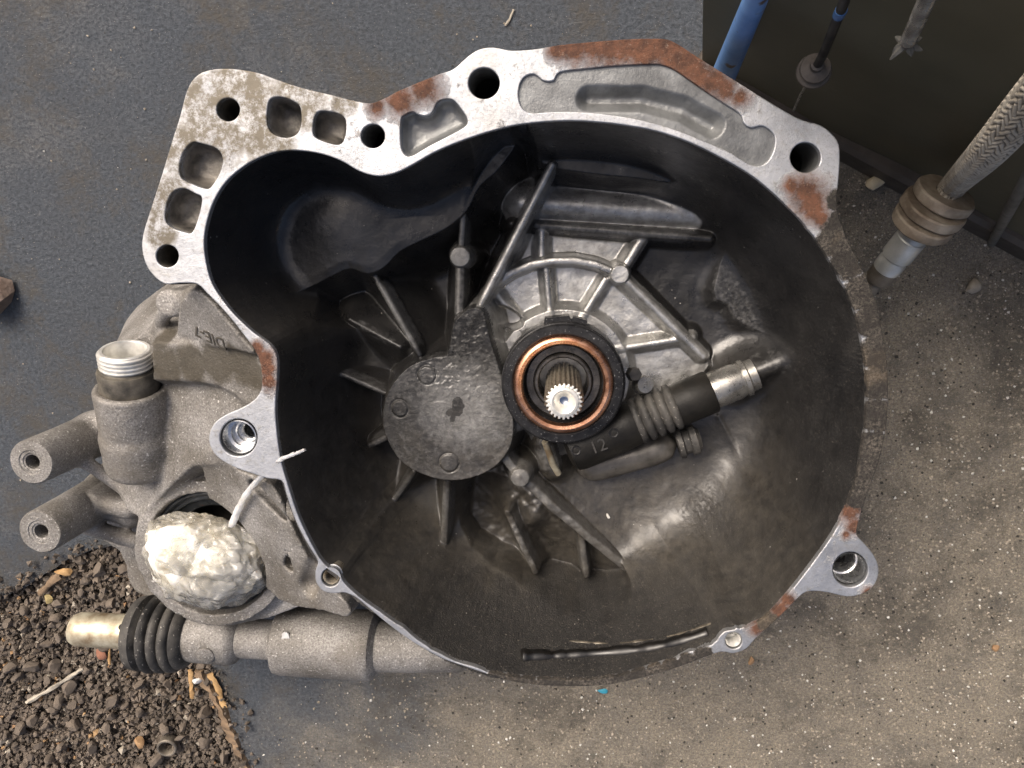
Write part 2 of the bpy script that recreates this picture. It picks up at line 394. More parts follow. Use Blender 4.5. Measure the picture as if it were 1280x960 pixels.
# ================================================================== GEARBOX
box = empty('gearbox', (0, 0, 0))
tag(box, 'dirty aluminium gearbox lying with its open oily bell housing facing up', 'gearbox')
XY = lambda u, v, dep=0: W(u, v, dep)[:2]

outer_px = [(259, 88), (285, 85.5), (319, 90), (345, 99), (375, 109), (412, 118), (437, 124.5), (462, 129), (480, 123), (497, 114), (525, 102), (550, 92), (567, 86), (584, 71), (599, 61.5), (617, 59),
            (640, 63), (670, 61), (700, 56), (730, 53), (760, 50.5), (790, 48.5), (815, 48), (834, 49), (849, 56), (875, 73), (912, 96), (950, 120), (987, 142), (1006, 151), (1025, 156), (1040, 167), (1049, 181),
            (1050, 205), (1048, 230), (1046, 255), (1051, 277), (1060, 300), (1072, 325), (1085, 352), (1096, 380), (1104, 420), (1109, 452), (1110.5, 485), (1109, 525), (1105, 552), (1099, 577), (1090, 602),
            (1082, 625), (1074, 650), (1071, 668), (1081, 680), (1093, 695), (1098.5, 711), (1095, 728), (1082, 741), (1060, 746), (1036, 741), (1018, 739), (1004, 742), (987, 759), (965, 780), (944, 799), (933, 811),
            (917, 817), (901, 815), (875, 824), (837, 838), (800, 848), (768, 855), (737, 858), (700, 858), (665, 856), (640, 852), (610, 843), (580, 833), (550, 822), (512, 800), (482, 778), (456, 756),
            (443, 746), (430, 741), (418, 742), (404, 739), (395, 728), (394, 714), (397, 702), (388, 686), (376, 665), (365, 640), (357, 615), (352, 601), (334, 598), (315, 592), (295, 585), (275, 574), (264, 561), (261, 546),
            (267, 530), (281, 519), (299, 511), (315, 502), (326, 488), (327, 468), (324, 450), (316, 434), (304, 418), (290, 400), (274, 382), (259, 367), (246, 355), (225, 354), (206, 355), (191, 344), (181, 328),
            (177, 307), (180, 287), (187, 265), (195, 240), (203, 215), (210, 192), (218, 166), (225, 144), (233, 114), (243, 97)]
inner_px = [(471, 220), (449, 214), (426, 201), (400, 192), (370, 188), (345, 190), (322, 198), (302, 210), (282, 228), (267, 252), (258, 280), (255, 305), (259, 335), (268, 360), (290, 390), (315, 414), (337, 431), (346, 448),
            (346, 476), (344, 510), (346, 540), (351, 575), (360, 607), (374, 648), (392, 685), (406, 706), (424, 719), (432, 731), (456, 752), (494, 778), (531, 806), (569, 826), (610, 840), (640, 846), (665, 849), (719, 850), (775, 845),
            (831, 829), (870, 812), (893, 804), (903, 792), (918, 786), (935, 784), (961, 769), (987, 741), (1010, 712), (1032, 682), (1046, 660), (1058, 634), (1070, 602), (1078, 565), (1083, 525), (1084.5, 487),
            (1082, 450), (1076, 416), (1066, 382), (1051, 350), (1034, 320), (1018, 296), (1002, 276), (984, 258), (965, 240), (942, 221), (916, 205), (890, 191), (860, 177), (830, 166.5), (800, 159.5), (762, 154),
            (722, 151), (685, 152), (647, 156), (610, 165), (572, 178), (542, 191), (512, 208), (492, 217)]
outer_px = [tuple(p) for p in smooth_loop(outer_px, 3)]
def jag(px, lo_v=700):                      # grit-caked stretches of the inner edge are ragged
    out = []
    for u, v in smooth_loop(px, 4):
        a = 0.0
        if u > 1010 and 280 < v < 660: a = 1.0
        elif v > 770: a = 1.0
        out.append((u+random.uniform(-a, a), v+random.uniform(-a, a)))
    return out
inner_s = jag(inner_px)
circ = lambda u, v, r, n=40: [XY(u+r*math.cos(2*math.pi*k/n), v+r*math.sin(2*math.pi*k/n)) for k in range(n)]
holes = [(285, 137, 14.5), (209, 320, 14), (466, 170, 15), (605, 104, 19.5), (1007, 197, 19), (298, 547, 23.5), (1063, 712, 22), (917, 801, 10.5), (413, 722, 11.5)]
pockets = {
 'a': [(338, 124), (350, 121), (366, 126), (375, 134), (376, 155), (370, 168), (356, 172), (341, 167), (334, 156), (334, 136)],
 'b': [(396, 141), (404, 138.5), (420, 141), (431, 148), (432, 165), (427, 179), (416, 180), (396, 173), (391, 165), (392, 150)],
 'c': [(240, 178), (254, 180), (271, 186), (278, 198), (275, 214), (266, 230), (258, 236), (240, 230), (227, 223), (224, 210), (228, 192)],
 'd': [(217, 239), (230, 235.5), (244, 242), (252, 248), (248, 270), (240, 290), (230, 290), (212, 283), (206, 272), (209, 252)],
 'e': [(501, 150), (507, 142.5), (516, 139.5), (524, 143.5), (532, 144.5), (540, 140), (546, 128), (556, 123.5), (567, 125.5), (577, 137), (584, 149), (581, 158), (560, 170), (535, 183), (514, 195), (505, 192), (501, 180)],
 'f': [(650, 105), (656, 96), (666, 92.5), (673, 96), (680, 101), (692, 100.5), (700, 90), (730, 86), (770, 82), (815, 80), (828, 81), (845, 88), (875, 109), (905, 129), (925, 142), (930, 154), (939, 159.5), (954, 157.5), (967, 168),
       (968, 184), (960, 201), (948, 207), (935, 204), (912, 190), (880, 176), (850, 164), (815, 153), (775, 145), (730, 140), (690, 139.5), (665, 141), (653, 135), (648, 120)]}
TH = 4.6
loops = [[XY(*p) for p in outer_px], [XY(*p) for p in inner_s]] + [circ(*h) for h in holes]
pk = {k: [XY(*p) for p in smooth_loop(v, 4)] for k, v in pockets.items()}
loops += list(pk.values())
flange = plate('bell_flange', loops, ZF, TH, .7, M['machined'], box, 9)
# sleeves inside the bolt holes
for i, (u, v, r) in enumerate(holes):
    c = W(u, v, 0); R = r*mmpx(0); c = np.array([c[0], c[1], ZF])
    if i == 5:
        pr = [(R+3, -12), (R+3, -30), (R-.1, -30), (R-.1, -11.9)]
        s_ = lathe('dowel_bore', [(R+2.5, -12.6), (R+2.5, -40), (R*.42, -40), (R*.42, -19), (R*.5, -18), (R*.62, -18), (R*.62, -14), (R*.7, -13.4), (R*.8, -13.4), (R*.8, -9.5), (R*.97, -8.8), (R*.985, -1.5), (R*.93, -1.0)], c, (0, 0, 1), M['bright'], box, 48)
    elif i == 6:
        s_ = lathe('dowel_bore', [(R+2.5, -12.6), (R+2.5, -30), (R*.72, -30), (R*.74, -16), (R*.82, -14), (R*.9, -13.5), (R*.94, -11), (R*.97, -2), (R*.95, -1.6)], c, (0, 0, 1), M['bright'], box, 48)
    elif i >= 7:
        pr = [(R+.8, -4), (R+.8, -13), (0.01, -13), (R*.5, -12.6)] + [(R*(.86 if k % 2 else .98), -12+k*.9) for k in range(13)]
        s_ = lathe('threaded_hole', pr, c, (0, 0, 1), M['thread'] if i == 7 else M['steel'], box, 32, smooth=20)
    else:
        s_ = lathe('bolt_hole', [(R+2.5, -12.6), (R+2.5, -34), (R*.97, -34), (R*.985, -1.2)], c, (0, 0, 1), M['grime'] if i < 2 else M['pocket'], box, 40)
# pocket floors
def pocket_floor(key, depth, mat, extra=None):
    poly = np.array(pk[key]); lo_, hi_ = poly.min(0)-4, poly.max(0)+4; st = .8
    x = np.arange(lo_[0], hi_[0], st); y = np.arange(lo_[1], hi_[1], st); X, Y = np.meshgrid(x, y)
    s = poly_sd(X, Y, poly)
    d = np.interp(s, [-4, 0, .8, 2.2, 4.5, 7, 60], [3, 3.5, depth*.45, depth*.78, depth*.95, depth, depth+.5])
    if extra is not None: d = extra(X, Y, s, d)
    d = d+(fbm(X, Y, 5, 4)-.5)*.8
    keep = s > -3.2; idx = -np.ones(X.shape, int); idx[keep] = np.arange(keep.sum())
    q = np.stack([idx[:-1, :-1], idx[:-1, 1:], idx[1:, 1:], idx[1:, :-1]], -1).reshape(-1, 4); q = q[(q >= 0).all(1)]
    V = np.stack([X[keep], Y[keep], ZF-np.maximum(d[keep], 2.0)], -1)
    return build('pocket', V, q, mat, box, True)
def big_pocket(X, Y, s, d):
    d = np.interp(s, [-4, 0, 1, 3, 6, 11, 60], [3, 3.5, 8, 13, 17, 20, 21])
    a, b, c2, e = W(735, 128, 14)[:2], W(800, 128, 14)[:2], W(850, 141, 14)[:2], W(885, 160, 14)[:2]
    r1 = np.minimum(np.minimum(seg_dist(X, Y, a, b)[0], seg_dist(X, Y, b, c2)[0]), seg_dist(X, Y, c2, e)[0])
    hump = 9-np.maximum(r1-1.5, 0)*1.3
    d = smin(d, hump, 2.0)
    p = [XY(*q) for q in [(725, 112), (800, 96), (820, 98), (885, 135), (890, 172), (840, 158), (725, 136)]]
    d = smin(d, 15-np.clip(poly_sd(X, Y, p), -20, 0)*1.2, 2.5)
    return d
pocket_floor('a', 16, M['pocket_dirty']); pocket_floor('b', 15, M['pocket_dirty']); pocket_floor('c', 15, M['pocket_dirty']); pocket_floor('d', 15, M['pocket_dirty'])
pocket_floor('e', 10, M['pocket']); pocket_floor('f', 20, M['pocket'], big_pocket)

# outside of the bell and gear case: a loft from under the flange down to the ground
cen = np.array(XY(690, 490)); op = np.array([XY(*p) for p in outer_px[::2]]); m_ = len(op); V = []; Fq = []
prof = [(3.2, .990), (12, .985), (60, .972), (104, .945), (128, .925), (142, .89), (175, .84), (219.9, .82)]
tgt = np.array([(cen[0]+150*math.cos(a), cen[1]+120*math.sin(a)) for a in np.arctan2(op[:, 1]-cen[1], op[:, 0]-cen[0])])
ipoly = [XY(*p) for p in inner_px]
for k, (dep, sc_) in enumerate(prof):
    t_ = max(0, (dep-142)/78)*.5
    lim = np.interp(dep, [0, 18, 38, 62, 86, 105, 114, 118, 130, 131], [-6, -3, -2, 2, 9, 20, 32, 44, 55, 400]); ring = op.copy(); done = np.zeros(m_, bool)
    for fr in np.linspace(0, 1, 13)[::-1]:            # pull in as far as the inside of the bell allows
        cand = op+((cen+(op-cen)*sc_)*(1-t_)+(cen+(tgt-cen)*.8)*t_-op)*fr
        ok = (poly_sd(cand[:, 0], cand[:, 1], ipoly) < lim) & ~done; ring[ok] = cand[ok]; done |= ok
    V += [(p[0], p[1], ZF-dep) for p in ring]
for k in range(len(prof)-1):
    for j in range(m_): Fq.append((k*m_+j, k*m_+(j+1) % m_, (k+1)*m_+(j+1) % m_, (k+1)*m_+j))
Fq.append(tuple(range((len(prof)-1)*m_, len(prof)*m_)))
build('outer_casing', V, Fq, M['cast'], box, 40, recalc=True)

# ------------------------------------------------------------------ inside of the bell, one height field cut into its parts
st = .62
ip = np.array([XY(*p) for p in smooth_loop(inner_px, 3)])
x = np.arange(ip[:, 0].min()-7, ip[:, 0].max()+7, st); y = np.arange(ip[:, 1].min()-7, ip[:, 1].max()+7, st)
X, Y = np.meshgrid(x, y)
s = poly_sd(X, Y, ip)
# pixel each spot would have at a typical depth, for placing dirt by where it lies in the housing
dep0 = 95.0
def unpix(X, Y, dep):
    d = np.stack([X, Y, np.full(X.shape, ZF-dep-CAM[2])], -1) @ RM      # camera space
    return CX+FPX*d[..., 0]/-d[..., 2], CY-FPX*d[..., 1]/-d[..., 2]
base = np.where(s < 0, 3.0, 4.3+116.5*(1-np.exp(-np.maximum(s, 0)/12.5)))
H = -base + (fbm(X, Y, 40, 1)-.5)*3.0
LAB = np.zeros(X.shape, np.int32); names = ['bell_wall']
metal = np.zeros(X.shape); crack = np.zeros(X.shape)
def apply(f, k, name=None, mt=None, reach=None):
    global H, LAB, metal
    H2 = smax(H, f, k); on = (f > H-.8) if reach is None else ((f > H-.8) & reach)
    if mt is not None:
        wgt = sstep(-1.5, 1.5, f-H)
        if reach is not None: wgt = wgt*reach
        metal = metal*(1-wgt)+mt*wgt
    H = H2
    if name:
        names.append(name); LAB[on] = len(names)-1
def ridge(p0, p1, wd, d0, d1, slope=7.0, k=1.6, rnd=.5, name='rib', mt=.35):
    k = k*1.5
    a, b = W(*p0, d0)[:2], W(*p1, d1)[:2]; D, t = seg_dist(X, Y, a, b); hw = wd/2
    f = -(d0+(d1-d0)*t)-np.maximum(D-hw, 0)*slope-np.minimum(D/hw, 1)**2*rnd*hw
    if name: apply(f-11-np.maximum(D-hw, 0)*-5.4 if slope > 6 else f-50, 7)
    if mt is not None and mt < .5: mt = mt*.55*sstep(0, .25, t)*sstep(1.0, .8, t)+.02
    apply(f, k, name, mt, D < hw+2.2)
def chain(pts, wd, deps, **kw):
    nm = kw.pop('name', 'rib'); mt = kw.pop('mt', .35); k = kw.pop('k', 2.0); slope = kw.pop('slope', 7.0); rnd = kw.pop('rnd', .35)
    f = np.full(X.shape, -1e9); Dm = np.full(X.shape, 1e9); hw = wd/2
    for i in range(len(pts)-1):
        a, b = W(*pts[i], deps[i])[:2], W(*pts[i+1], deps[i+1])[:2]; D, t = seg_dist(X, Y, a, b)
        f = np.maximum(f, -(deps[i]+(deps[i+1]-deps[i])*t)-np.maximum(D-hw, 0)*slope-np.minimum(D/hw, 1)**2*rnd*hw); Dm = np.minimum(Dm, D)
    apply(f, k, nm, mt, Dm < hw+2.2)
def disc(c, r, dep, slope=5.0, k=2.0, dome=0.0, name='boss', mt=.35):
    a = W(*c, dep)[:2]; D = np.hypot(X-a[0], Y-a[1])
    apply(-dep+dome*(1-np.minimum(D/r, 1)**2)-np.maximum(D-r, 0)*slope, k, name, mt, D < r+3)
def plateau(px, dep, slope=2.5, k=4.0, name=None, mt=None, tilt=None, crown=0.0):
    poly = [W(*p, dep)[:2] for p in smooth_loop(px, 3)]; sd_ = poly_sd(X, Y, poly)
    h = (-dep if tilt is None else -(dep+tilt(X, Y)))+np.clip(sd_, 0, 9)*crown
    apply(h-np.maximum(-sd_, 0)*slope, k, name, mt, sd_ > -2)
    return sd_
def pit(px, dep, slope=3.0, k=3.0):
    global H
    poly = [W(*p, dep-10)[:2] for p in smooth_loop(px, 3)]; sd_ = poly_sd(X, Y, poly)
    o_ = np.maximum(-sd_, 0); H = smin(H, -dep+o_*slope+o_*o_*.8, k)

# deep openings first
pit([(420, 350), (440, 340), (470, 345), (500, 420), (455, 400), (430, 380)], 128)
pit([(480, 300), (560, 280), (590, 300), (570, 400), (520, 420)], 131, 1.5, 8)
pit([(585, 605), (640, 598), (700, 640), (770, 700), (690, 705), (600, 665)], 136, 1.6, 14)
pit([(604, 250), (640, 200), (664, 222), (622, 330), (594, 376), (590, 310)], 132, 2.0, 10)
# starter pocket shelf and the bulge below it
sdS = plateau([(230, 330), (268, 366), (300, 380), (340, 374), (385, 360), (415, 345), (438, 336), (460, 342), (480, 334), (500, 314), (530, 299), (558, 285), (584, 262), (600, 232), (628, 205), (650, 150), (540, 130), (420, 130), (300, 130), (220, 220)],
              80, 2.6, 26, None, 0.0)
g_ = W(425, 268, 70)[:2]; H = np.where(s > 0, H+7*np.exp(-((X-g_[0])**2+(Y-g_[1])**2)/(2*24**2))*sstep(-4, 6, sdS), H)
# the step along the top wall and the half-round block below it
plateau([(640, 130), (668, 190), (688, 208), (740, 217), (800, 223), (835, 228), (858, 222), (876, 210), (905, 205), (930, 180), (800, 120)], 78, 4.0, 5, None, 0.0)
ridge((655, 252), (880, 268), 30, 99, 101, 1.6, 4, 1.15, 'rib', .62)
LAB[LAB == len(names)-1] = 0; names[-1] = 'bell_wall'
ridge((640, 279), (888, 298), 5, 104, 98, 2.8, 3, .5, 'rib', .28)
# bright gear cover plate round the shaft, with its own ribs
plateau([(590, 392), (606, 365), (628, 345), (655, 332), (690, 325), (735, 327), (775, 340), (830, 392), (884, 446), (872, 474), (830, 520), (760, 560), (690, 560), (650, 520), (628, 470), (612, 430)], 113, 2.5, 3, 'cover_plate', .86)
plateau([(646, 292), (660, 284), (720, 287), (800, 296), (792, 316), (775, 338), (735, 326), (690, 324), (650, 332), (632, 340)], 115, 2.5, 3, 'cover_plate', .66)
c_ = W(704, 470, 103)[:2]; D_ = np.hypot(X-c_[0], Y-c_[1]); apply(-103.5-np.maximum(D_-47, 0)*2.0, 3, 'hub', .84, D_ < 49)
for a_, b_, wd_ in [((683, 338), (688, 400), 5), ((757, 350), (725, 402), 5), ((616, 362), (655, 412), 5), ((762, 438), (866, 422), 5), ((677, 288), (677, 322), 5), ((806, 294), (778, 338), 5.5)]:
    ridge(a_, b_, wd_, 104, 104, 2.4, 2.5, .5, 'rib', .80)
chain([(604, 372), (618, 356), (640, 341), (664, 331), (690, 326.5), (718, 326), (745, 331), (775, 343)], 5.4, [97]*8, mt=.80)
ridge((775, 343), (880, 446), 5.6, 97, 101, 3, 2, .5, 'rib', .74)
disc((775, 343), 6.2, 95.5, 6, 1.2, 0, 'boss', .75)
pit([(612, 392), (630, 386), (650, 399), (640, 406), (616, 402)], 122, 3, 2)
# ribs and webs of the housing
plateau([(478, 522), (486, 488), (512, 458), (545, 446), (560, 442), (566, 410), (572, 398), (590, 385), (604, 390), (612, 420), (622, 455), (634, 490), (642, 530), (636, 562), (612, 588), (575, 600), (540, 597), (505, 580), (485, 552)], 77, 4.5, 4.5, 'bearing_cover', .50)
e_ = W(560, 522, 75)[:2]; H = H+np.where(LAB == len(names)-1, 2.6*np.clip(1-((X-e_[0])**2+(Y-e_[1])**2)/42**2, 0, 1), 0)
cov = LAB == len(names)-1
cz = W(600, 450, 75)[:2]; crack = np.where(cov, np.clip(1.35-np.hypot(X-cz[0], Y-cz[1])/45, .12, 1), 0)
cz2 = W(588, 505, 75)[:2]; metal = np.where(cov, .08+.36*np.clip(1.15-np.hypot(X-cz2[0], Y-cz2[1])/34, 0, 1), metal)
for a_, b_, w_ in [((561, 516), (577, 508), 1.9), ((572, 503), (572, 514), 3.4), ((569, 512), (565, 525), 1.6)]:
    D_ = seg_dist(X, Y, W(*a_, 74)[:2], W(*b_, 74)[:2])[0]; metal = np.where(D_ < w_, -.35, metal)
for (u_, v_, r_) in [(533, 469, 6.4), (499, 511, 6), (561, 579, 6.8)]:
    a_ = W(u_, v_, 75)[:2]; D_ = np.hypot(X-a_[0], Y-a_[1]); H = H+np.where(D_ < r_, .7, 0)-.9*np.exp(-((D_-r_)/.7)**2)
ridge((581, 240), (575, 322), 4.2, 80, 84, 9, 1.5, .5, 'rib', .30)
ridge((575, 322), (573, 402), 6.5, 86, 79, 9, 2, .5, 'rib', .22)
disc((575, 321), 6.6, 81, 6, 1.2, .4, 'boss', .28)
ridge((690, 206), (598, 386), 4.6, 72, 80, 10, 1.2, .6, 'rib', .62)
ridge((466, 342), (524, 444), 4.6, 84, 82, 7, 2, .6, 'rib', .38)
ridge((437, 400), (500, 434), 3, 97, 92, 1.2, 3, .5, 'rib', .15)
ridge((408, 460), (486, 494), 3.6, 84, 84, 5, 2.5, .5, 'rib', .22)
ridge((462, 557), (488, 545), 4.4, 86, 84, 6, 2, .5, 'rib', .25)
ridge((517, 590), (489, 630), 4.2, 86, 98, 7, 2, .5, 'rib', .26)
ridge((558, 600), (554, 690), 5.4, 84, 97, 8, 2, .5, 'rib', .26)

disc((666, 642), 9, 112, 1.4, 10, 3, 'boss', .06)

ridge((634, 642), (669, 715), 5.0, 95, 102, 8, 2, .5, 'rib', .26)
ridge((665, 600), (800, 712), 20, 108, 114, .7, 6, .2, None, 0)
chain([(630, 572), (650, 597), (700, 642), (735, 672), (785, 712)], 6.2, [82, 83, 90, 96, 106], mt=.20, slope=7, k=2.6)
disc((650, 597), 6.6, 80, 5, 1.6, .4, 'boss', .20)
ridge((726, 668), (733, 720), 5.2, 98, 104, 8, 2, .5, 'rib', .26)
ridge((680, 555), (690, 590), 13, 97, 102, 1.6, 6, .4, None, .30)
# facets of the right side wall
ridge((871, 640), (866, 704), 2.0, 114, 108, 1.6, 3, .5, 'rib', .30)
ridge((898, 520), (946, 612), 1.6, 120, 113, 1.0, 4, .5, 'rib', .22)
plateau([(925, 268), (893, 362), (912, 380), (930, 405), (1000, 420), (1010, 330), (960, 270)], 110, 1.2, 5, None, .10)

ridge((930, 474), (990, 449), 17, 95, 88, 1.5, 9, .9, None, .10)
disc((521, 312), 7, 108, 2.5, 3, 6, 'boss', .25)
disc((636, 196), 9, 70, 4, 3, 0, None, 0) if False else None
# clutch inspection slot along the lower wall
U, Vp = unpix(X, Y, dep0)
grit = np.clip(sstep(30, 8, s+(fbm(X, Y, 12, 5)-.5)*14), 0, 1)*np.clip(sstep(640, 760, Vp)+sstep(960, 1010, U)*sstep(280, 360, Vp), 0, 1)
grit = np.maximum(grit, .55*np.exp(-((U-940)**2+(Vp-385)**2)/45**2))
grit = np.maximum(grit, .75*np.exp(-((U-895)**2+(Vp-650)**2)/32**2))
brown = sstep(400, 690, Vp+(U-640)*.05+(fbm(X, Y, 50, 8)-.5)*160)*.95
brown = np.maximum(brown, .45*np.exp(-((U-355)**2+(Vp-410)**2)/60**2))
brown = brown*(1-.8*grit)*(1-.75*sstep(900, 1000, U)*sstep(760, 640, Vp))
grit = grit*(.55+.45*sstep(560, 700, Vp))
wr = np.abs(fbm(X+6*fbm(X, Y, 9, 71), Y*1.6, 5.5, 61, 3)-.5)*2
lump_z = np.exp(-((U-655)**2+(Vp-650)**2)/60**2); H += lump_z*(fbm(X, Y, 13, 77, 3)-.5)*11
H += crack*(1-np.clip(wr*2.4, 0, 1))*.8
H += (fbm(X, Y, 2.2, 21, 2)-.5)*2.2*grit + (fbm(X, Y, 7, 31, 3)-.5)*.35*(s > 3)
H = np.where(s < 1.0, np.minimum(H, -2.6), H)
Hx, Hy = np.gradient(H, st)[1], np.gradient(H, st)[0]
Nn = np.stack([-Hx, -Hy, np.ones_like(H)], -1); Nn /= np.linalg.norm(Nn, axis=-1)[..., None]
keep = s > -5
fk = keep[:-1, :-1] & keep[:-1, 1:] & keep[1:, 1:] & keep[1:, :-1]
FL = LAB[:-1, :-1]; nx = X.shape[1]
ii, jj = np.nonzero(fk); q = np.stack([ii*nx+jj, ii*nx+jj+1, (ii+1)*nx+jj+1, (ii+1)*nx+jj], -1); fl = FL[ii, jj]
PT = np.stack([X, Y, ZF+H], -1).reshape(-1, 3); NF = Nn.reshape(-1, 3)
at = {'metal': metal.ravel(), 'brown': brown.ravel(), 'grit': grit.ravel(), 'crack': crack.ravel()}
for L_ in range(len(names)):
    if names[L_] == 'bell_wall' and L_ > 0: continue
    qq = q[fl == L_]
    if len(qq) < 20: continue
    ids, inv = np.unique(qq, return_inverse=True)
    o = build(names[L_], PT[ids], inv.reshape(-1, 4), M['oily'], box, True, {k: a[ids] for k, a in at.items()})
    o.data.normals_split_custom_set_from_vertices(NF[ids].tolist())
    if L_ == 0: wall_obj = o

# ------------------------------------------------------------------ input shaft and release bearing
sh = np.array([*W(704.5, 481, 82)[:2], 0]); shz = lambda dep: np.array([sh[0], sh[1], ZF-dep])
def spl(r, z, t):
    c = math.cos(24*t); return r*(1-.055+.055*math.tanh(3*c)) if r > 9.5 else r
shaft = lathe('input_shaft', [(12.4, -70), (12.4, -3), (11.6, 0)], shz(30), (0, 0, 1), M['steel'], box, 240, smooth=50, rfun=spl)
lathe('shaft_end', [(11.9, -1.6), (11.3, .1), (9.9, .5), (9.2, .6), (8.9, 1.2), (7.4, 1.6), (6.6, 1.2), (4.6, -1.8), (2.6, -3.8)], shz(30), (0, 0, 1), M['steel_tip'], shaft, 240, (False, False), 30, rfun=spl)
lathe('centre_hole', [(2.7, -3.7), (1.8, -4.2), (.3, -4.4)], shz(30), (0, 0, 1), M['glint'], shaft, 24, (False, True))
rb = np.array([*W(704, 481, 66)[:2], ZF-66])
bearing = lathe('release_bearing', [(36, -30), (38, -26), (41.4, -24), (41.4, -6), (40.9, -3), (40.2, -2.6), (40.2, -1.4), (39.2, -.4), (34.2, 0), (33.2, -.6), (32.6, -1.8), (30, -2.2), (26.8, -2.2), (26.4, -4), (26.0, -15)], rb, (0, 0, 1), M['bearing'], box, 96, wob=.002)
lathe('thrust_ring', [(33.0, -2.4), (32.8, .3), (31.8, 1.6), (29.9, 2.3), (27.8, 1.6), (26.8, .2), (26.6, -3)], rb, (0, 0, 1), M['bronze'], bearing, 96, wob=.0015)
lathe('inner_race', [(26.2, -13), (24.6, -11.6), (20.2, -11.8), (19.6, -14)], rb, (0, 0, 1), M['steel_dark'], bearing, 72)
lathe('guide_sleeve', [(19.7, -16), (19.6, -9.6), (18.7, -8.8), (17.2, -8.8), (16.4, -9.8), (16.2, -32)], rb, (0, 0, 1), M['steel_dark'], bearing, 72)
for a_ in (96, 76, 168, 184):                      # catch lugs on the bearing shell
    t_ = math.radians(a_); d_ = np.array([math.cos(t_), math.sin(t_), 0]); p_ = rb+d_*41+np.array([0, 0, -12]); tn = np.array([-d_[1], d_[0], 0])
    if a_ in (168, 184): continue
    wd_ = 6 if a_ == 76 else 10
    Vv = [p_+tn*i*wd_+d_*j*3.4+np.array([0, 0, k]) for k in (-6, 5) for i, j in ((-1, -1), (1, -1), (.8, 1), (-.8, 1))]
    build('catch_lug', Vv, [(0, 1, 2, 3), (7, 6, 5, 4), (0, 4, 5, 1), (1, 5, 6, 2), (2, 6, 7, 3), (3, 7, 4, 0)], M['bearing'], bearing, False, recalc=True)

# hydraulic arm of the release bearing: moulded body, ribbed grommet, pipe collar
A0, A1 = W(722, 556, 92), W(962, 460, 92); ax = (A1-A0)/np.linalg.norm(A1-A0)
at_u = lambda u: (W(u, 556-(u-722)*.4, 92)-A0) @ ax
arm = lathe('slave_cylinder', [(.5, -8), (12, -8), (17.2, -5), (18, 0), (17.6, 20), (16.5, at_u(782)), (15.6, at_u(796)), (14, at_u(800))], A0, ax, M['plastic_dusty'], box, 48, smooth=40)
g0, g1 = at_u(792), at_u(846); pr = [(12, g0-2)]
for k in range(5):
    a_ = g0+(g1-g0)*k/5; h_ = (g1-g0)/5; pr += [(13.6, a_+.04*h_), (16.2, a_+.22*h_), (16.6, a_+.5*h_), (16.0, a_+.8*h_), (13.4, a_+.96*h_)]
pr += [(12, g1+1)]
lathe('grommet', pr, A0, ax, M['rubber'], arm, 48, smooth=60)
lathe('pipe_sleeve', [(10, at_u(842)), (14.8, at_u(845)), (15.2, at_u(860)), (15, at_u(888)), (14.2, at_u(890)), (10, at_u(891))], A0, ax, M['plastic_dusty'], arm, 48)
lathe('pipe_collar', [(9, at_u(888)), (12.8, at_u(890)), (12.8, at_u(918)), (11.8, at_u(925)), (11.6, at_u(930))], A0, ax, M['collar'], arm, 48)
lathe('pipe_ring', [(10, at_u(927)), (13, at_u(928)), (13, at_u(933)), (11.0, at_u(935)), (11.0, at_u(944))], A0, ax, M['collar'], arm, 48)
for (u_, v_) in [(720, 563), (767, 541)]:
    p_ = hit(arm, u_, v_)[0]; p_ = np.array(p_)/S; lathe('bleed_hole', [(3.8, -4), (3.6, .2), (3.0, .5), (2.2, .2), (2.0, -3), (.2, -3.2)], p_, (0, .12, 1), M['plastic'], arm, 20)
M['number'] = simple('dusty_raised_number', (.012, .0115, .0105), (.030, .027, .023), .45)
cx_ = np.array(hit(arm, 748, 558)[0])/S+np.array([0, 0, .5]); RT = Matrix.Rotation(math.radians(22), 4, 'Z') @ Matrix.Rotation(math.radians(-8), 4, 'X')
text_mesh('cast_number', '12', 12, .35, M['number'], Matrix.Translation(Vector(cx_)*S) @ RT, arm)
# smooth cast bulge and the short pipe stub beside the arm
B0, B1 = W(722, 588, 110), W(846, 553, 110); t_ = np.linspace(0, 1, 14)
tube('pipe_bulge', [B0+(B1-B0)*k for k in t_], [max(1.5, 12*math.sqrt(max(.02, 1-(2*k-1)**6))) for k in t_], M['bulge'], box, 24, 60)
bx_ = (B1-B0)/np.linalg.norm(B1-B0); C0 = W(846, 556, 100)
lathe('pipe_grommet', [(6, 0), (10.5, .8), (10.8, 4), (8.6, 5.2), (8.4, 9), (10.6, 10), (10.8, 14), (8.4, 15.4), (7, 17)], C0, bx_, M['rubber'], box, 32)
# bracket, bolt and bleed screw next to the bearing
Vb, Fb = lathe_geo([(5.0, 0), (5.0, 7), (4.4, 8)], W(790, 467, 88), (.2, .1, 1), 6); Fb.append(tuple(range(12, 18))); build('hex_bolt', Vb, Fb, M['bolt'], box, False)
lathe('bleed_screw', [(6.4, -8), (6.4, 0), (5.6, 1.2), (.4, 1.8)], W(806, 481, 88), (.3, .2, 1), M['collar'], box, 24)
tube('retaining_clip', [W(681, 552, 82), W(686, 565, 86), W(691, 580, 92), W(698, 592, 97)], 2.4, M['zinc'], box, 10)

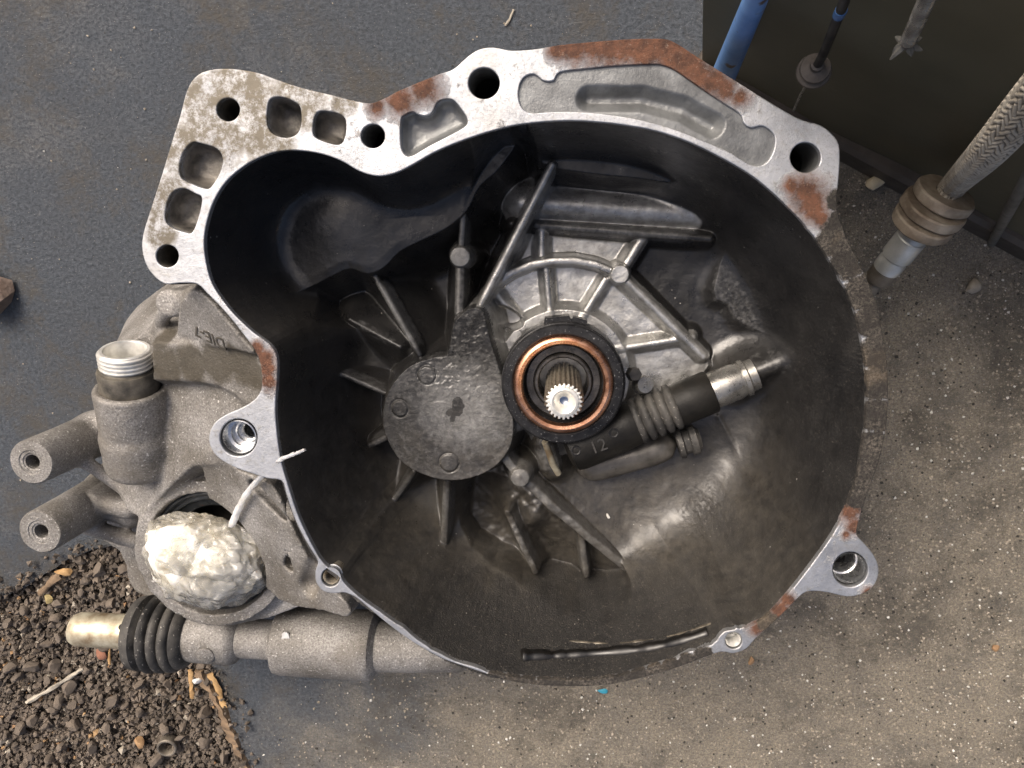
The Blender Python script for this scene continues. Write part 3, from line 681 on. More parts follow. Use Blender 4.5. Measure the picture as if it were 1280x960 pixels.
# ------------------------------------------------------------------ left casting: blended solids meshed from a distance field
def surface_nets(f, o, h):
    nx, ny, nz = f.shape; neg = f < 0
    c = np.zeros((nx-1, ny-1, nz-1), np.int8)
    for dx in (0, 1):
        for dy in (0, 1):
            for dz in (0, 1): c += neg[dx:nx-1+dx, dy:ny-1+dy, dz:nz-1+dz]
    act = (c > 0) & (c < 8); idx = -np.ones(act.shape, np.int64); I, J, K = np.nonzero(act); idx[act] = np.arange(len(I))
    acc = np.zeros((len(I), 3)); cnt = np.zeros(len(I)); cor = [(a, b, d) for a in (0, 1) for b in (0, 1) for d in (0, 1)]
    for a in cor:
        for ax_ in range(3):
            if a[ax_]: continue
            b = list(a); b[ax_] = 1
            fa = f[I+a[0], J+a[1], K+a[2]]; fb = f[I+b[0], J+b[1], K+b[2]]; m = (fa < 0) != (fb < 0)
            t = np.where(m, fa/np.where(m, fa-fb, 1), 0); p = np.array([a]*len(I), float); p[:, ax_] += t
            acc[m] += p[m]; cnt[m] += 1
    V = (np.stack([I, J, K], -1)+acc/cnt[:, None])*h+o
    Fs = []
    for ax_ in range(3):
        sl0 = [slice(1, -1)]*3; sl1 = [slice(1, -1)]*3; sl0[ax_] = slice(0, -1); sl1[ax_] = slice(1, None)
        a = neg[tuple(sl0)]; b = neg[tuple(sl1)]; ch = a != b; P = np.stack(np.nonzero(ch), -1)
        off = np.array([1, 1, 1]); off[ax_] = 0; P = P+off; flip = a[ch]
        u_, v_ = [(1, 2), (2, 0), (0, 1)][ax_]
        du = np.zeros(3, int); du[u_] = 1; dv = np.zeros(3, int); dv[v_] = 1
        g = lambda q_: idx[q_[:, 0], q_[:, 1], q_[:, 2]]
        qd = np.stack([g(P-du-dv), g(P-dv), g(P), g(P-du)], -1)
        qd[~flip] = qd[~flip][:, ::-1]; Fs.append(qd)
    Fq = np.concatenate(Fs); return V, Fq[(Fq >= 0).all(1)]
hv = 1.45
lo_ = np.array([-400, -318, 6.0]); hi_ = np.array([-112, -18, 221.0])
gx, gy, gz = [np.arange(lo_[k], hi_[k], hv, dtype=np.float32) for k in range(3)]
QX, QY, QZ = np.meshgrid(gx, gy, gz, indexing='ij'); q2x, q2y = QX[:, :, 0], QY[:, :, 0]
def s_cyl(a, b, r, r2=None, rd=2.0):
    a = np.array(a, np.float32); b = np.array(b, np.float32); L = np.linalg.norm(b-a); n = (b-a)/L
    t = (QX-a[0])*n[0]+(QY-a[1])*n[1]+(QZ-a[2])*n[2]
    d = np.sqrt(np.maximum((QX-a[0])**2+(QY-a[1])**2+(QZ-a[2])**2-t*t, 0))
    rr = r if r2 is None else r+(r2-r)*np.clip(t/L, 0, 1)
    dr = d-rr+rd; dt = np.abs(t-L/2)-L/2+rd
    return np.minimum(np.maximum(dr, dt), 0)+np.hypot(np.maximum(dr, 0), np.maximum(dt, 0))-rd
def s_cap(a, b, r):
    a = np.array(a, np.float32); b = np.array(b, np.float32); n = b-a
    t = np.clip(((QX-a[0])*n[0]+(QY-a[1])*n[1]+(QZ-a[2])*n[2])/np.dot(n, n), 0, 1)
    return np.sqrt((QX-a[0]-t*n[0])**2+(QY-a[1]-t*n[1])**2+(QZ-a[2]-t*n[2])**2)-r
def s_prism(px, dep, bot, pts=None, draft=.25, top=None):
    poly = [W(*p, dep)[:2] for p in smooth_loop(px, 3)]; sd2 = -poly_sd(q2x, q2y, poly)[:, :, None]
    zt = (ZF-dep) if top is None else top(q2x, q2y)[:, :, None]
    d2 = sd2-(zt-QZ)*draft
    dz = np.maximum((QZ-zt)*.95, (ZF-bot)-QZ)
    return np.minimum(np.maximum(d2, dz), 0)+np.hypot(np.maximum(d2, 0), np.maximum(dz, 0))
def tilt_plane(p1, p2, p3):
    A = np.array([[p[0], p[1], 1] for p in (p1, p2, p3)]); co = np.linalg.solve(A, np.array([p[2] for p in (p1, p2, p3)]))
    return lambda x_, y_: co[0]*x_+co[1]*y_+co[2]
diffc = W(266, 690, 84)
# final-drive housing
f = s_cyl([diffc[0], diffc[1], ZF-84], [diffc[0], diffc[1], 20], 60, 68, 4)
# web between the final-drive housing and the bell flange
f = smin(f, s_prism([(236, 600), (262, 566), (300, 588), (350, 598), (372, 650), (398, 705), (440, 742), (440, 762), (400, 766), (330, 772), (250, 700)], 40, 150, draft=.1,
                    top=tilt_plane(W(262, 566, 50), W(360, 605, 16), W(330, 775, 88))), 8)
# neck of the speed sensor: flat dark top that runs from the threaded fitting into the bell
f = smin(f, s_prism([(196, 428), (215, 426), (300, 424), (350, 436), (356, 480), (350, 505), (290, 474), (200, 474), (120, 474), (125, 455)], 62, 150, draft=.5,
                    top=tilt_plane(W(330, 445, 22), W(330, 480, 26), W(150, 470, 74))), 2.5)
# sloping wall up to the small stud boss, with the cast mark on it
f = smin(f, s_prism([(222, 414), (238, 386), (252, 368), (285, 360), (330, 412), (345, 430), (310, 428), (240, 428), (215, 430)], 50, 150, draft=.3,
                    top=tilt_plane(W(262, 372, 10), W(318, 436, 10), W(205, 420, 62))), 2.5)
# lower sloping face between the neck and the final drive
f = smin(f, s_prism([(120, 500), (200, 476), (330, 478), (345, 520), (300, 560), (262, 570), (225, 600), (180, 640), (150, 640), (125, 590)], 84, 170, draft=.35,
                    top=tilt_plane(W(320, 480, 34), W(262, 560, 52), W(130, 540, 108))), 4)
fa = np.array([.10, .95, .27]); fa /= np.linalg.norm(fa)          # axis of the threaded fitting
f0 = W(156, 438, 62)
f = smin(f, s_cyl(f0-fa*74, f0-fa*27, 24, 24.5, 3), 5)
f = smin(f, s_cyl(f0-fa*96, f0-fa*60, 25.5, 25.5, 8), 4)
# small round boss under the starter wing and its arm
b0 = W(210, 379, 48)
f = smin(f, s_cyl([b0[0], b0[1], ZF-48], [b0[0], b0[1], ZF-110], 9.0, 10.5, 1.5), 3)
f = smin(f, s_cap(W(214, 380, 60), W(252, 368, 40), 6.5), 4)
f = smin(f, s_cap(W(206, 392, 62), W(190, 425, 84), 5), 5)
# long studs' webs, ribs and the little plug boss
studs = [(39, 578, 60), (50, 665, 62)]
for (u_, v_, d_) in studs:
    p_ = W(u_, v_, d_); f = smin(f, s_cyl([p_[0], p_[1], ZF-d_-34], [p_[0], p_[1], ZF-d_-116], 16.4, 19, 1), 5)
f = smin(f, s_cap(W(150, 520, 128), W(80, 560, 140), 13), 8)
f = smin(f, s_cap(W(98, 572, 106), W(158, 612, 102), 5.0), 5)
f = smin(f, s_cap(W(98, 655, 118), W(168, 676, 116), 6.0), 6)
f = smin(f, s_cap(W(120, 620, 124), W(165, 640, 124), 12), 5)
p_ = W(113, 628, 106); f = smin(f, s_cyl(p_, p_+np.array([14, 6, -26]), 8.2, 12, 2), 2.5)
f = smin(f, s_cap(W(130, 628, 112), W(162, 634, 110), 8.5), 4)
f = smin(f, s_prism([(90, 640), (150, 560), (220, 560), (240, 740), (170, 740), (150, 690)], 140, 190, draft=.2), 8)
# raised ear over the selector tube and recesses beside the flange
f = smin(f, s_prism([(200, 730), (262, 772), (300, 777), (345, 770), (400, 745), (400, 735), (330, 700), (240, 700)], 88, 104, draft=.05), 4)
f = smax(f, -s_cap(W(322, 604, 40), W(362, 640, 36), 5.5), 3)
f = smax(f, -s_cap(W(372, 668, 46), W(368, 702, 52), 6), 3)
f = smax(f, -s_cap(W(386, 716, 30), W(384, 736, 44), 7.5), 3)
# seal bore with a raised rim round it
rim = np.abs(np.hypot(QX-diffc[0], QY-diffc[1])-52)-3.5
f = smin(f, np.maximum(rim, np.abs(QZ-(ZF-83))-3)-1, 3)
f = smax(f, -s_cyl([diffc[0], diffc[1], ZF+10], [diffc[0], diffc[1], ZF-130], 46.5, 46.5, .5), 1.5)
f = np.maximum(f, -s_cyl(f0-fa*28, f0+fa*45, 20.6, 20.6, .5))
f = smax(f, -s_cyl([b0[0], b0[1], ZF-47.3], [b0[0], b0[1], ZF-40], 4.3, 4.3, .3), .4)
f = f.astype(np.float32)+(fbm(QX[:, :, 0], QY[:, :, 0], 9, 3)[:, :, None]-.5).astype(np.float32)*1.0
# keep the casting below the flange plate and outside the bell
inb = np.array([XY(*p) for p in inner_px]); sin_ = poly_sd(q2x, q2y, inb)[:, :, None]
f = np.maximum(f, np.where(QZ > ZF-132, sin_+3+np.clip((ZF-14-QZ), 0, 80)*.0, -99)); f = np.maximum(f, QZ-(ZF-3.5))
Vn, Fn = surface_nets(f, lo_, hv)
side = build('final_drive_housing', Vn, Fn, M['cast'], box, True)
del QX, QY, QZ, f
# oil seal, dark differential inside
seal = lathe('oil_seal', [(46.6, -6), (46.4, .6), (44.6, 1.6), (43.4, .6), (42.6, -1.5), (41.4, -2), (40.6, -1), (39.6, -1.6), (38.6, -5), (33, -8), (31, -12)], [diffc[0], diffc[1], ZF-86], (0, 0, 1), M['rubber_clean'], box, 80)
lathe('differential_bore', [(46.4, -8), (46.2, -44), (.5, -45)], [diffc[0], diffc[1], ZF-84], (0, 0, 1), M['grime'], box, 60)
# bored studs
for (u_, v_, d_) in studs:
    p_ = W(u_, v_, d_)
    st_ = lathe('mounting_stud', [(16.8, -46), (16.2, -1.8), (15.0, 0), (9.0, .1), (8.4, -.5), (6.6, -.6), (6.2, -1.2), (5.2, -1.5), (5.0, -30), (.3, -30)], p_, (0, 0, 1), M['cast'], box, 40, wob=.008)
# fitting: smooth collar, thread, open bore
fit = lathe('sensor_fitting', [(17, -44), (19.6, -34), (19.8, -15), (19.0, -13.4), (17.4, -13), (16.8, -12)], f0, fa, M['grime'], box, 48, smooth=40, wob=.004)
pr = [(15.8, -13.5)]
for k in range(4): pr += [(16.0, -11.6+k*2.9), (17.6, -10.6+k*2.9), (17.6, -9.9+k*2.9), (16.1, -9.0+k*2.9)]
pr += [(16.3, .2), (15.6, .8), (13.8, .8), (13.2, -.4), (13.0, -22), (.4, -22)]
lathe('thread', pr, f0, fa, M['thread'], fit, 56, smooth=35)
# cast mark, set the way it stands on the sloping wall
p_ = W(266, 420, 46)
zt = Vector((-.05, .18, 1)).normalized(); xt = Vector((-1, -.06, 0)); xt = (xt-zt*xt.dot(zt)).normalized(); yt = zt.cross(xt)
MM = Matrix((( xt.x, yt.x, zt.x, 0), (xt.y, yt.y, zt.y, 0), (xt.z, yt.z, zt.z, 0), (0, 0, 0, 1))); 
HOLD_TEXT = (p_, MM)

# ------------------------------------------------------------------ selector shaft across the lower left
sx0 = W(96, 786, 118); sx1 = W(560, 812, 112); sa = (sx1-sx0)/np.linalg.norm(sx1-sx0)
su = lambda u: (W(u, 786+(u-96)*26/464, 118-(u-96)*6/464)-sx0) @ sa
sel = lathe('selector_tube', [(8, su(236)), (17.6, su(238)), (18.6, su(246)), (18.8, su(290)), (17.6, su(297)), (13.6, su(302)), (13.6, su(340)), (16, su(346)), (22.6, su(350)), (23.6, su(358)), (24.0, su(462)), (23, su(468)), (17.5, su(474)), (16.5, su(520)), (14.5, su(575)), (8, su(600))],
            sx0, sa, M['cast'], box, 64, smooth=40, wob=.006, fat=1.12)
lathe('selector_shaft', [(.4, su(92)), (7, su(92)), (10.5, su(94)), (12.0, su(99)), (12.2, su(106)), (12.2, su(180))], sx0, sa, M['zinc'], box, 48, smooth=40, fat=1.12)
pr = [(12.3, su(168)), (22, su(170)), (25.5, su(174)), (26.4, su(184))]
for k in range(3):
    a_ = 190+k*13; pr += [(21.0, su(a_)), (24.8, su(a_+1.5)), (27.4-.6*k, su(a_+4.5)), (27.2-.6*k, su(a_+8.5)), (24.6, su(a_+11.5)), (21.0, su(a_+12.5))]
pr += [(23.6, su(230)), (22.8, su(235)), (20, su(240)), (17, su(241))]
lathe('rubber_boot', pr, sx0, sa, M['rubber'], box, 64, smooth=60, fat=1.12)
lathe('shaft_pin_hole', [(2.4, 0), (2.4, .5), (.2, .5)], sx0+sa*su(162)+np.array([0, 9.6, 9.8]), (0, .7, .72), M['plastic'], box, 14)
lathe('cast_disc_mark', [(7, -.5), (7, .9), (6.4, 1.3), (.3, 1.4)], sx0+sa*su(271)+np.array([0, -4, 20.6]), (0, -.2, 1), M['cast'], box, 28)
_bv = {}
def hit_many(o, pts):
    if o.name not in _bv: _bv[o.name] = BVHTree.FromPolygons([w_.co for w_ in o.data.vertices], [p.vertices for p in o.data.polygons])
    out = []
    for u, v in pts:
        p, n_, _, _ = _bv[o.name].ray_cast(Vector(CAM*S), Vector(ray(u, v)).normalized())
        if p is not None: out.append((np.array(p)/S, np.array(n_)))
    return out
# clutch inspection slot along the lower wall: dark groove with a worn lip
M['groove'] = simple('wet_black_oil', (.003, .003, .003), (.008, .007, .006), .34, 0, 60, .05)
M['lip'] = simple('worn_slot_lip', (.02, .017, .013), (.20, .175, .135), .35, .3, 160, .3)
gpx = [(u, v) for u, v in smooth_loop([(652, 820), (690, 819), (740, 816), (800, 811), (845, 802), (884, 790)], 8, False)]
hh = hit_many(wall_obj, gpx)
if len(hh) > 5:
    tube('slot_groove', [p-n_*1.2 for p, n_ in hh], [(5.2 if k < 8 else 4.0)*(.85+.3*random.random()) for k in range(len(hh))], M['groove'], box, 10)
hh = hit_many(wall_obj, smooth_loop([(712, 801), (760, 804), (800, 801), (845, 793), (892, 778)], 8, False))
for a_, b_ in ((0, 9), (11, 20), (22, len(hh)-1)):
    if b_-a_ > 3: tube('slot_lip', [p-n_*.9 for p, n_ in hh[a_:b_]], [1.0+1.0*random.random()*math.sin(math.pi*(k+.5)/(b_-a_)) for k in range(b_-a_)], M['lip'], box, 8)
M['mark'] = simple('dirty_cast_letters', (.05, .045, .036), (.10, .09, .075), .7, .2)
p_, n_ = hit(side, 262, 421)
if p_ is not None:
    zt = n_.normalized() if n_.z > 0 else -n_.normalized(); xt = Vector((-1, .04, 0)); xt = (xt-zt*xt.dot(zt)).normalized(); yt = zt.cross(xt)
    MM = Matrix(((xt.x, yt.x, zt.x, p_.x), (xt.y, yt.y, zt.y, p_.y), (xt.z, yt.z, zt.z, p_.z), (0, 0, 0, 1)))
    text_mesh('cast_letters', 'DIE-7', 12.5, .6, M['mark'], MM, box)

p_, n_ = hit(sel, 357, 797)
if p_ is not None:
    q_ = np.array(p_)/S; Vf = [q_+np.array([3.6*math.cos(t)*random.uniform(.6, 1.2), 5.2*math.sin(t)*random.uniform(.7, 1.1), 0])+np.array([0, 0, .35])-np.array([0, 0, .18])*math.sin(t)*3 for t in np.linspace(0, 6.0, 11)]
    build('paint_fleck', Vf+[v-np.array([0, 0, 1.2]) for v in Vf], [tuple(range(11))]+[(k, (k+1) % 11, (k+1) % 11+11, k+11) for k in range(11)], M['thread'], sel, False, recalc=True)
# ================================================================== PLASTIC BAG IN THE SEAL BORE
def film_material(name, clear, tint):
    n = NT(name); f = n.noise(45, 4, .6)
    wv = n.N.new('ShaderNodeVectorMath'); wv.operation = 'ADD'; nz = n.N.new('ShaderNodeTexNoise'); nz.inputs['Scale'].default_value = 40; n.L.new(n.co, nz.inputs['Vector'])
    sc = n.N.new('ShaderNodeVectorMath'); sc.operation = 'SCALE'; sc.inputs[3].default_value = .012; n.L.new(nz.outputs['Color'], sc.inputs[0]); n.L.new(n.co, wv.inputs[0]); n.L.new(sc.outputs[0], wv.inputs[1]); wv = wv.outputs[0]
    b = n.bump(n.vor(46, 'DISTANCE_TO_EDGE', vec=wv), .5, .012); b = n.bump(n.vor(120, 'DISTANCE_TO_EDGE', vec=wv), .4, .005, b); b = n.bump(n.noise(22, 3, .5, 1.5), .4, .012, b)
    col = n.mix(n.rng(f, .4, .7), tint, (.84, .78, .62))
    n.done(col, .25, 0, b, .6)
    tl = n.N.new('ShaderNodeBsdfTranslucent'); n.put(tl.inputs[0], col)
    m1 = n.N.new('ShaderNodeMixShader'); m1.inputs[0].default_value = .45; n.L.new(n.b.outputs[0], m1.inputs[1]); n.L.new(tl.outputs[0], m1.inputs[2])
    tp = n.N.new('ShaderNodeBsdfTransparent'); gl = n.N.new('ShaderNodeBsdfGlossy'); gl.inputs['Roughness'].default_value = .12; n.L.new(b, gl.inputs['Normal'])
    fr = n.N.new('ShaderNodeFresnel'); fr.inputs[0].default_value = 1.5; n.L.new(b, fr.inputs['Normal'])
    m2 = n.N.new('ShaderNodeMixShader'); n.put(m2.inputs[0], n.rng(n.noise(30, 5, .7, 1.0), .3, .7, clear-.25, min(clear+.2, 1.0))); n.L.new(m1.outputs[0], m2.inputs[1]); n.L.new(tp.outputs[0], m2.inputs[2])
    m3 = n.N.new('ShaderNodeMixShader'); n.put(m3.inputs[0], n.math('MULTIPLY', fr.outputs[0], .9, True)); n.L.new(m2.outputs[0], m3.inputs[1]); n.L.new(gl.outputs[0], m3.inputs[2])
    n.L.new(m3.outputs[0], n.N['Material Output'].inputs[0]); return n.m
M['film'] = film_material('clear_crumpled_film', .74, (.92, .91, .87))
def core_material():
    n = NT('milky_bunched_film'); col = n.mix(n.rng(n.noise(40, 5, .6), .38, .68), (.84, .83, .77), (.76, .70, .57))
    b = n.bump(n.vor(60, 'DISTANCE_TO_EDGE'), .12, .008); n.done(col, .3, 0, b, .5)
    n.b.inputs['Subsurface Weight'].default_value = .8; n.b.inputs['Subsurface Radius'].default_value = (1, .95, .8); n.b.inputs['Subsurface Scale'].default_value = .022
    return n.m
M['film2'] = core_material()
bm = bmesh.new(); bmesh.ops.create_icosphere(bm, subdivisions=6, radius=1.0)
Vb = np.array([v.co[:] for v in bm.verts]); Fb = [tuple(v.index for v in f_.verts) for f_ in bm.faces]; bm.free()
from mathutils import noise as mnoise
rg = np.random.default_rng(5)
def folds(fr, off, amp):                             # sharp creases along the zero lines of a smooth noise
    return amp*np.array([abs(mnoise.noise(Vector((p[0]*fr+off, p[1]*fr+off*.7+.4*math.sin(p[2]*4), p[2]*fr-off)))) for p in Vb])
bc = W(254, 699, 74); bag = empty('plastic_bag', bc-np.array([0, 0, 20]))
tag(bag, 'crumpled milky plastic film stuffed into the round seal bore', 'plastic bag')
th = np.arctan2(Vb[:, 1], Vb[:, 0]); hyp = np.hypot(Vb[:, 0], Vb[:, 1])
for k, (size, mt_) in enumerate([(1.0, 'film'), (.97, 'film'), (.95, 'film2')]):
    o5 = 3.1+k*7.7
    pn_ = np.random.default_rng(31+k).normal(size=(70, 3)); pn_ /= np.linalg.norm(pn_, axis=1)[:, None]; po = np.random.default_rng(51+k).uniform(.80, 1.0, 70)
    dt = Vb @ pn_.T; facet = np.where(dt > .15, po/np.maximum(dt, .15), 9).min(axis=1)       # flat facets with sharp creases between them
    r_ = .12+facet*.95-folds(1.8, o5, .22)+folds(3.4, o5+8.2, .12)-folds(7, o5+5.5, .05) if k < 2 else .10+facet*.92-folds(1.6, o5, .12)+folds(3.2, o5+8.2, .05)
    rr = r_*size*(1+.08*np.cos(2*th+.6)+.05*np.cos(3*th-1.2)+.035*np.sin(5*th+k))
    Bv = Vb*rr[:, None]*np.array([42, 39.5, 27])
    Bv[:, 0] += np.where((th < .1) & (th > -1.0), 1, 0)*np.exp(-((th+.40)/.26)**2)*9*hyp*size
    build('film_layer', Bv+np.array([0, 0, 20]), Fb, M[mt_], bag, 22)
pth = smooth_loop([W(290, 656, 60), W(298, 636, 46), W(312, 612, 30), W(332, 590, 12), W(352, 574, -2), W(370, 567, -7), (W(381, 562, -10))], 6, False)
sv, sf = tube_geo(pth, list(np.interp(np.linspace(0, 1, len(pth)), [0, .15, .4, 1], [2.6, 2.2, 1.7, .7])), 10)
sv = np.array(sv)+rg.normal(size=(len(sv), 3))*.25
build('twisted_tail', sv-(bc-np.array([0, 0, 20])), sf, M['film2'], bag, 40)

# ================================================================== DARK PANEL, HOSES AND CABLES BEHIND
def panel_material():
    n = NT('dark_olive_panel'); col = n.mix(n.rng(n.noise(7, 5, .6), .35, .65), (.088, .080, .050), (.13, .118, .078))
    col = n.mix(n.rng(n.noise(60, 6, .75), .62, .75, 0, .5), col, (.09, .08, .055))
    return n.done(col, .42, 0, n.bump(n.noise(120, 4), .12, .001))
M['panel'] = panel_material()
M['skirt'] = simple('dark_brown_skirting', (.045, .037, .03), (.085, .07, .056), .6, 0, 30, .3)
g0_, g1_ = G(1040, 196), G(1285, 330)
pd = (g1_-g0_); pd[2] = 0; pd /= np.linalg.norm(pd); pn = np.array([-pd[1], pd[0], 0.0])
if pn[1] < 0: pn = -pn                               # away from the gearbox
up = np.array([0, 0, 1.0])
pan = empty('wall_panel', g0_); tag(pan, 'dark olive fluted panel standing behind the gearbox on a brown skirting', 'panel')
lf = lambda a, h, d=0.0: g0_+pd*a+up*h+pn*d
# seam where the panel ends against the grey sheet, read off on the panel's own plane
q0 = onplane(878, 102, g0_+pn*8, pn); q1 = onplane(882, -60, g0_+pn*8, pn)
a0, h0 = (q0-g0_) @ pd, q0[2]; a1, h1 = (q1-g0_) @ pd, q1[2]
V = []; Fq = []; NA, NH = 160, 14
HT = 350.0
for i in range(NA+1):
    for j in range(NH+1):
        h_ = 34+(HT-34)*j/NH; aL = a0+(a1-a0)*(h_-h0)/(h1-h0)
        a_ = aL+(1100-aL)*i/NA
        V.append(lf(a_, h_, 8+2.2*math.sin(a_/31.0)*math.sin(a_/83.0+1)))
nf = len(V)
for v_ in list(V): V.append(v_+pn*6)
for i in range(NA):
    for j in range(NH):
        k = i*(NH+1)+j; Fq.append((k, k+NH+1, k+NH+2, k+1)); Fq.append((nf+k, nf+k+1, nf+k+NH+2, nf+k+NH+1))
for i in range(NA):
    for j in (0, NH):
        k = i*(NH+1)+j; Fq.append((k, nf+k, nf+k+NH+1, k+NH+1))
for j in range(NH):
    for i in (0, NA):
        k = i*(NH+1)+j; Fq.append((k, k+1, nf+k+1, nf+k))
build('sheet', np.array(V)-g0_, Fq, M['panel'], pan, 40, recalc=True)
Vs = [lf(a_, h_, d_)-g0_ for a_ in (a0-14, 1100) for h_ in (.3, 33.0) for d_ in (0, 20)]
Vs += [lf(a_, 36.5, d_)-g0_ for a_ in (a0-12, 1100) for d_ in (4, 18)]
build('skirting', Vs, [(0, 1, 3, 2), (4, 6, 7, 5), (0, 2, 6, 4), (1, 5, 7, 3), (0, 4, 5, 1), (2, 8, 10, 6), (8, 9, 11, 10), (9, 3, 7, 11), (2, 3, 9, 8), (6, 10, 11, 7)], M['skirt'], pan, False, recalc=True)

rpx = lambda u, v, off, half: half*abs(np.dot(onplane(u, v, g0_-pn*off, pn)-CAM, -RM[:, 2] if False else _fw))/FPX
PPn = lambda u, v, off: onplane(u, v, g0_-pn*off, pn)
M['blue'] = simple('chipped_blue_paint', (.10, .23, .52), (.16, .33, .66), .38, .1, 40, .2, 300, .0008, speck=80, speckcol=(.10, .07, .055))
OF = 12.0
bt = tube('blue_tube', [PPn(966, -60, OF), PPn(944, 0, OF), PPn(918, 62, OF), PPn(903, 98, OF)], [rpx(*q, OF, 15.5) for q in [(966, -60), (944, 0), (918, 62), (903, 98)]], M['blue'], None, 28)
tag(bt, 'chipped blue painted tube leaning up behind the gearbox flange', 'tube')
# black control cable with a grommet
M['cable'] = simple('black_cable', (.010, .010, .010), (.024, .023, .022), .4, 0, 60, .2, spec=.22)
M['grommet'] = simple('brown_rubber_grommet', (.07, .06, .05), (.15, .13, .11), .6, 0, 60, .3)
M['bluetape'] = simple('blue_marking', (.03, .10, .26), (.05, .15, .34), .4, 0, 60, .1)
cb = empty('control_cable', PPn(1010, 95, OF)); tag(cb, 'black cable with brown double grommet hanging in front of the panel', 'cable')
o_ = np.array(cb.location)/S
cpts = np.array([PPn(q[0], q[1], OF) for q in [(1070, -40), (1056, 0), (1050, 16), (1038, 46), (1028, 70), (1014, 96)]]); cdir = cpts[-1]-cpts[-2]; cdir /= np.linalg.norm(cdir)
k1 = rpx(1020, 84, OF, 1.0)                 # mm per pixel there
tube('sheath', cpts-o_, 5.4*k1, M['cable'], cb, 14)
tube('blue_band', [cpts[2]-cdir*7*k1*1.2-o_, cpts[2]+cdir*6*k1*1.2-o_], 6.2*k1, M['bluetape'], cb, 14)
gp = PPn(1019, 86, OF)
lathe('grommet', [(5.4*k1, -22*k1), (8*k1, -20*k1), (8*k1, -10*k1), (11*k1, -7*k1), (18*k1, -4*k1), (19*k1, 0), (16*k1, 3*k1), (13*k1, 4*k1), (13*k1, 7*k1), (21*k1, 9*k1), (22*k1, 12*k1), (17*k1, 16*k1), (5*k1, 16*k1)], gp-o_, cdir, M['grommet'], cb, 32)
lathe('ferrule', [(5*k1, 15*k1), (15*k1, 16*k1), (14*k1, 25*k1), (10*k1, 29*k1), (3*k1, 30*k1)], gp-o_, cdir, M['cable'], cb, 24)
tube('wire', [gp+cdir*28*k1-o_, PPn(1000, 120, OF)-o_, PPn(992, 138, OF)-o_], 2*k1, M['collar'], cb, 8)
# corrugated metal conduit with a frayed end
cd = empty('metal_conduit', PPn(1122, 75, OF)); tag(cd, 'corrugated metal conduit with frayed end hanging in front of the panel', 'conduit')
o_ = np.array(cd.location)/S; c0, c1 = PPn(1176, -40, OF), PPn(1136, 50, OF); dl = np.linalg.norm(c1-c0); cdir = (c1-c0)/dl; k1 = rpx(1140, 40, OF, 1.0)
pr = []; k = 0.0
while k < dl: pr += [(8.0*k1, k), (10*k1, k+1.2*k1), (10*k1, k+2.6*k1), (8*k1, k+3.8*k1)]; k += 4.6*k1
lathe('corrugated_sleeve', pr, c0-o_, cdir, M['collar'], cd, 20, smooth=60)
lathe('end_ferrule', [(7*k1, dl-2), (8.6*k1, dl), (8*k1, dl+14*k1), (5*k1, dl+16*k1)], c0-o_, cdir, M['grommet'], cd, 20)
M['fray'] = simple('frayed_grey_jacket', (.07, .07, .06), (.20, .19, .17), .7, 0, 60, .4)
fx, fy, fzz = frame(cdir)
for k in range(7):
    t_ = k*2*math.pi/7+random.uniform(-.3, .3); d_ = fx*math.cos(t_)+fy*math.sin(t_); L_ = random.uniform(10, 22)*k1; sp_ = random.uniform(.3, 1.3)
    p0 = c1+cdir*10*k1-o_; Pq = [p0+d_*4*k1, p0+d_*8*k1+cdir*5*k1, p0+d_*(8+6*sp_)*k1+cdir*L_*.6, p0+d_*(8+10*sp_)*k1+cdir*L_*random.uniform(.6, 1.1)]
    tube('frayed_strip', Pq, [4*k1, 5*k1, 3.6*k1, 1.2*k1], M['fray'], cd, 6)

# braided hose with clamp rings and steel end fitting
M['braid'] = simple('grey_beige_braid', (.20, .17, .13), (.36, .32, .26), .75, 0, 120, .3, 900, .0006)
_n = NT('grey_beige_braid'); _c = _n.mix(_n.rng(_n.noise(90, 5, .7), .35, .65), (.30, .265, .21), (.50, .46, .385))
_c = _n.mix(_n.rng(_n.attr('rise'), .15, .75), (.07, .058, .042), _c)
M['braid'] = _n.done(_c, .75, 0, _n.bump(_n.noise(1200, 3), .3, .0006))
M['clamp'] = simple('dirty_clamp_ring', (.20, .155, .11), (.42, .36, .28), .6, .2, 60, .4)
M['fitting'] = simple('galvanised_fitting', (.46, .47, .45), (.66, .66, .63), .42, .6, 60, .2)
M['fitting_dark'] = simple('dirty_steel_nut', (.12, .105, .085), (.24, .21, .17), .5, .4, 60, .4)
hs = empty('braided_hose', G(1100, 345)); tag(hs, 'beige braided hose with stacked clamp rings and steel end fitting', 'hose')
o_ = np.array(hs.location)/S
e_low = G(1090, 358, 56); e_hi = PPn(1178, 236, 34)
# one straight lower run through the pixels of the fitting, rising off the ground towards the panel
hmid = G(1186, 240, 112); hd = hmid-e_low; hl = np.linalg.norm(hd); hd /= hl
def hz(u, v):                                   # distance along the run for a pixel on it
    r = ray(u, v); r = r/np.linalg.norm(r); nrm = np.cross(np.cross(hd, r), r); nrm /= np.linalg.norm(nrm)
    return np.dot(CAM-e_low, nrm)/np.dot(hd, nrm)
HK = .74
lathe('nut', [(3, hz(1085, 366)), (8.0, hz(1084, 366)), (8.0, hz(1094, 352)), (11, hz(1095, 350)), (13, hz(1097, 347)), (13.2, hz(1110, 331)), (10, hz(1112, 330))], e_low-o_, hd, M['fitting_dark'], hs, 28, fat=HK)
lathe('ferrule', [(9, hz(1104, 338)), (13.5, hz(1106, 334)), (13.8, hz(1114, 325)), (12.4, hz(1116, 323)), (12.4, hz(1118, 321)), (14.6, hz(1120, 319)), (14.6, hz(1139, 297)), (13.6, hz(1140, 296)), (13.6, hz(1165, 262))], e_low-o_, hd, M['fitting'], hs, 40, fat=HK)
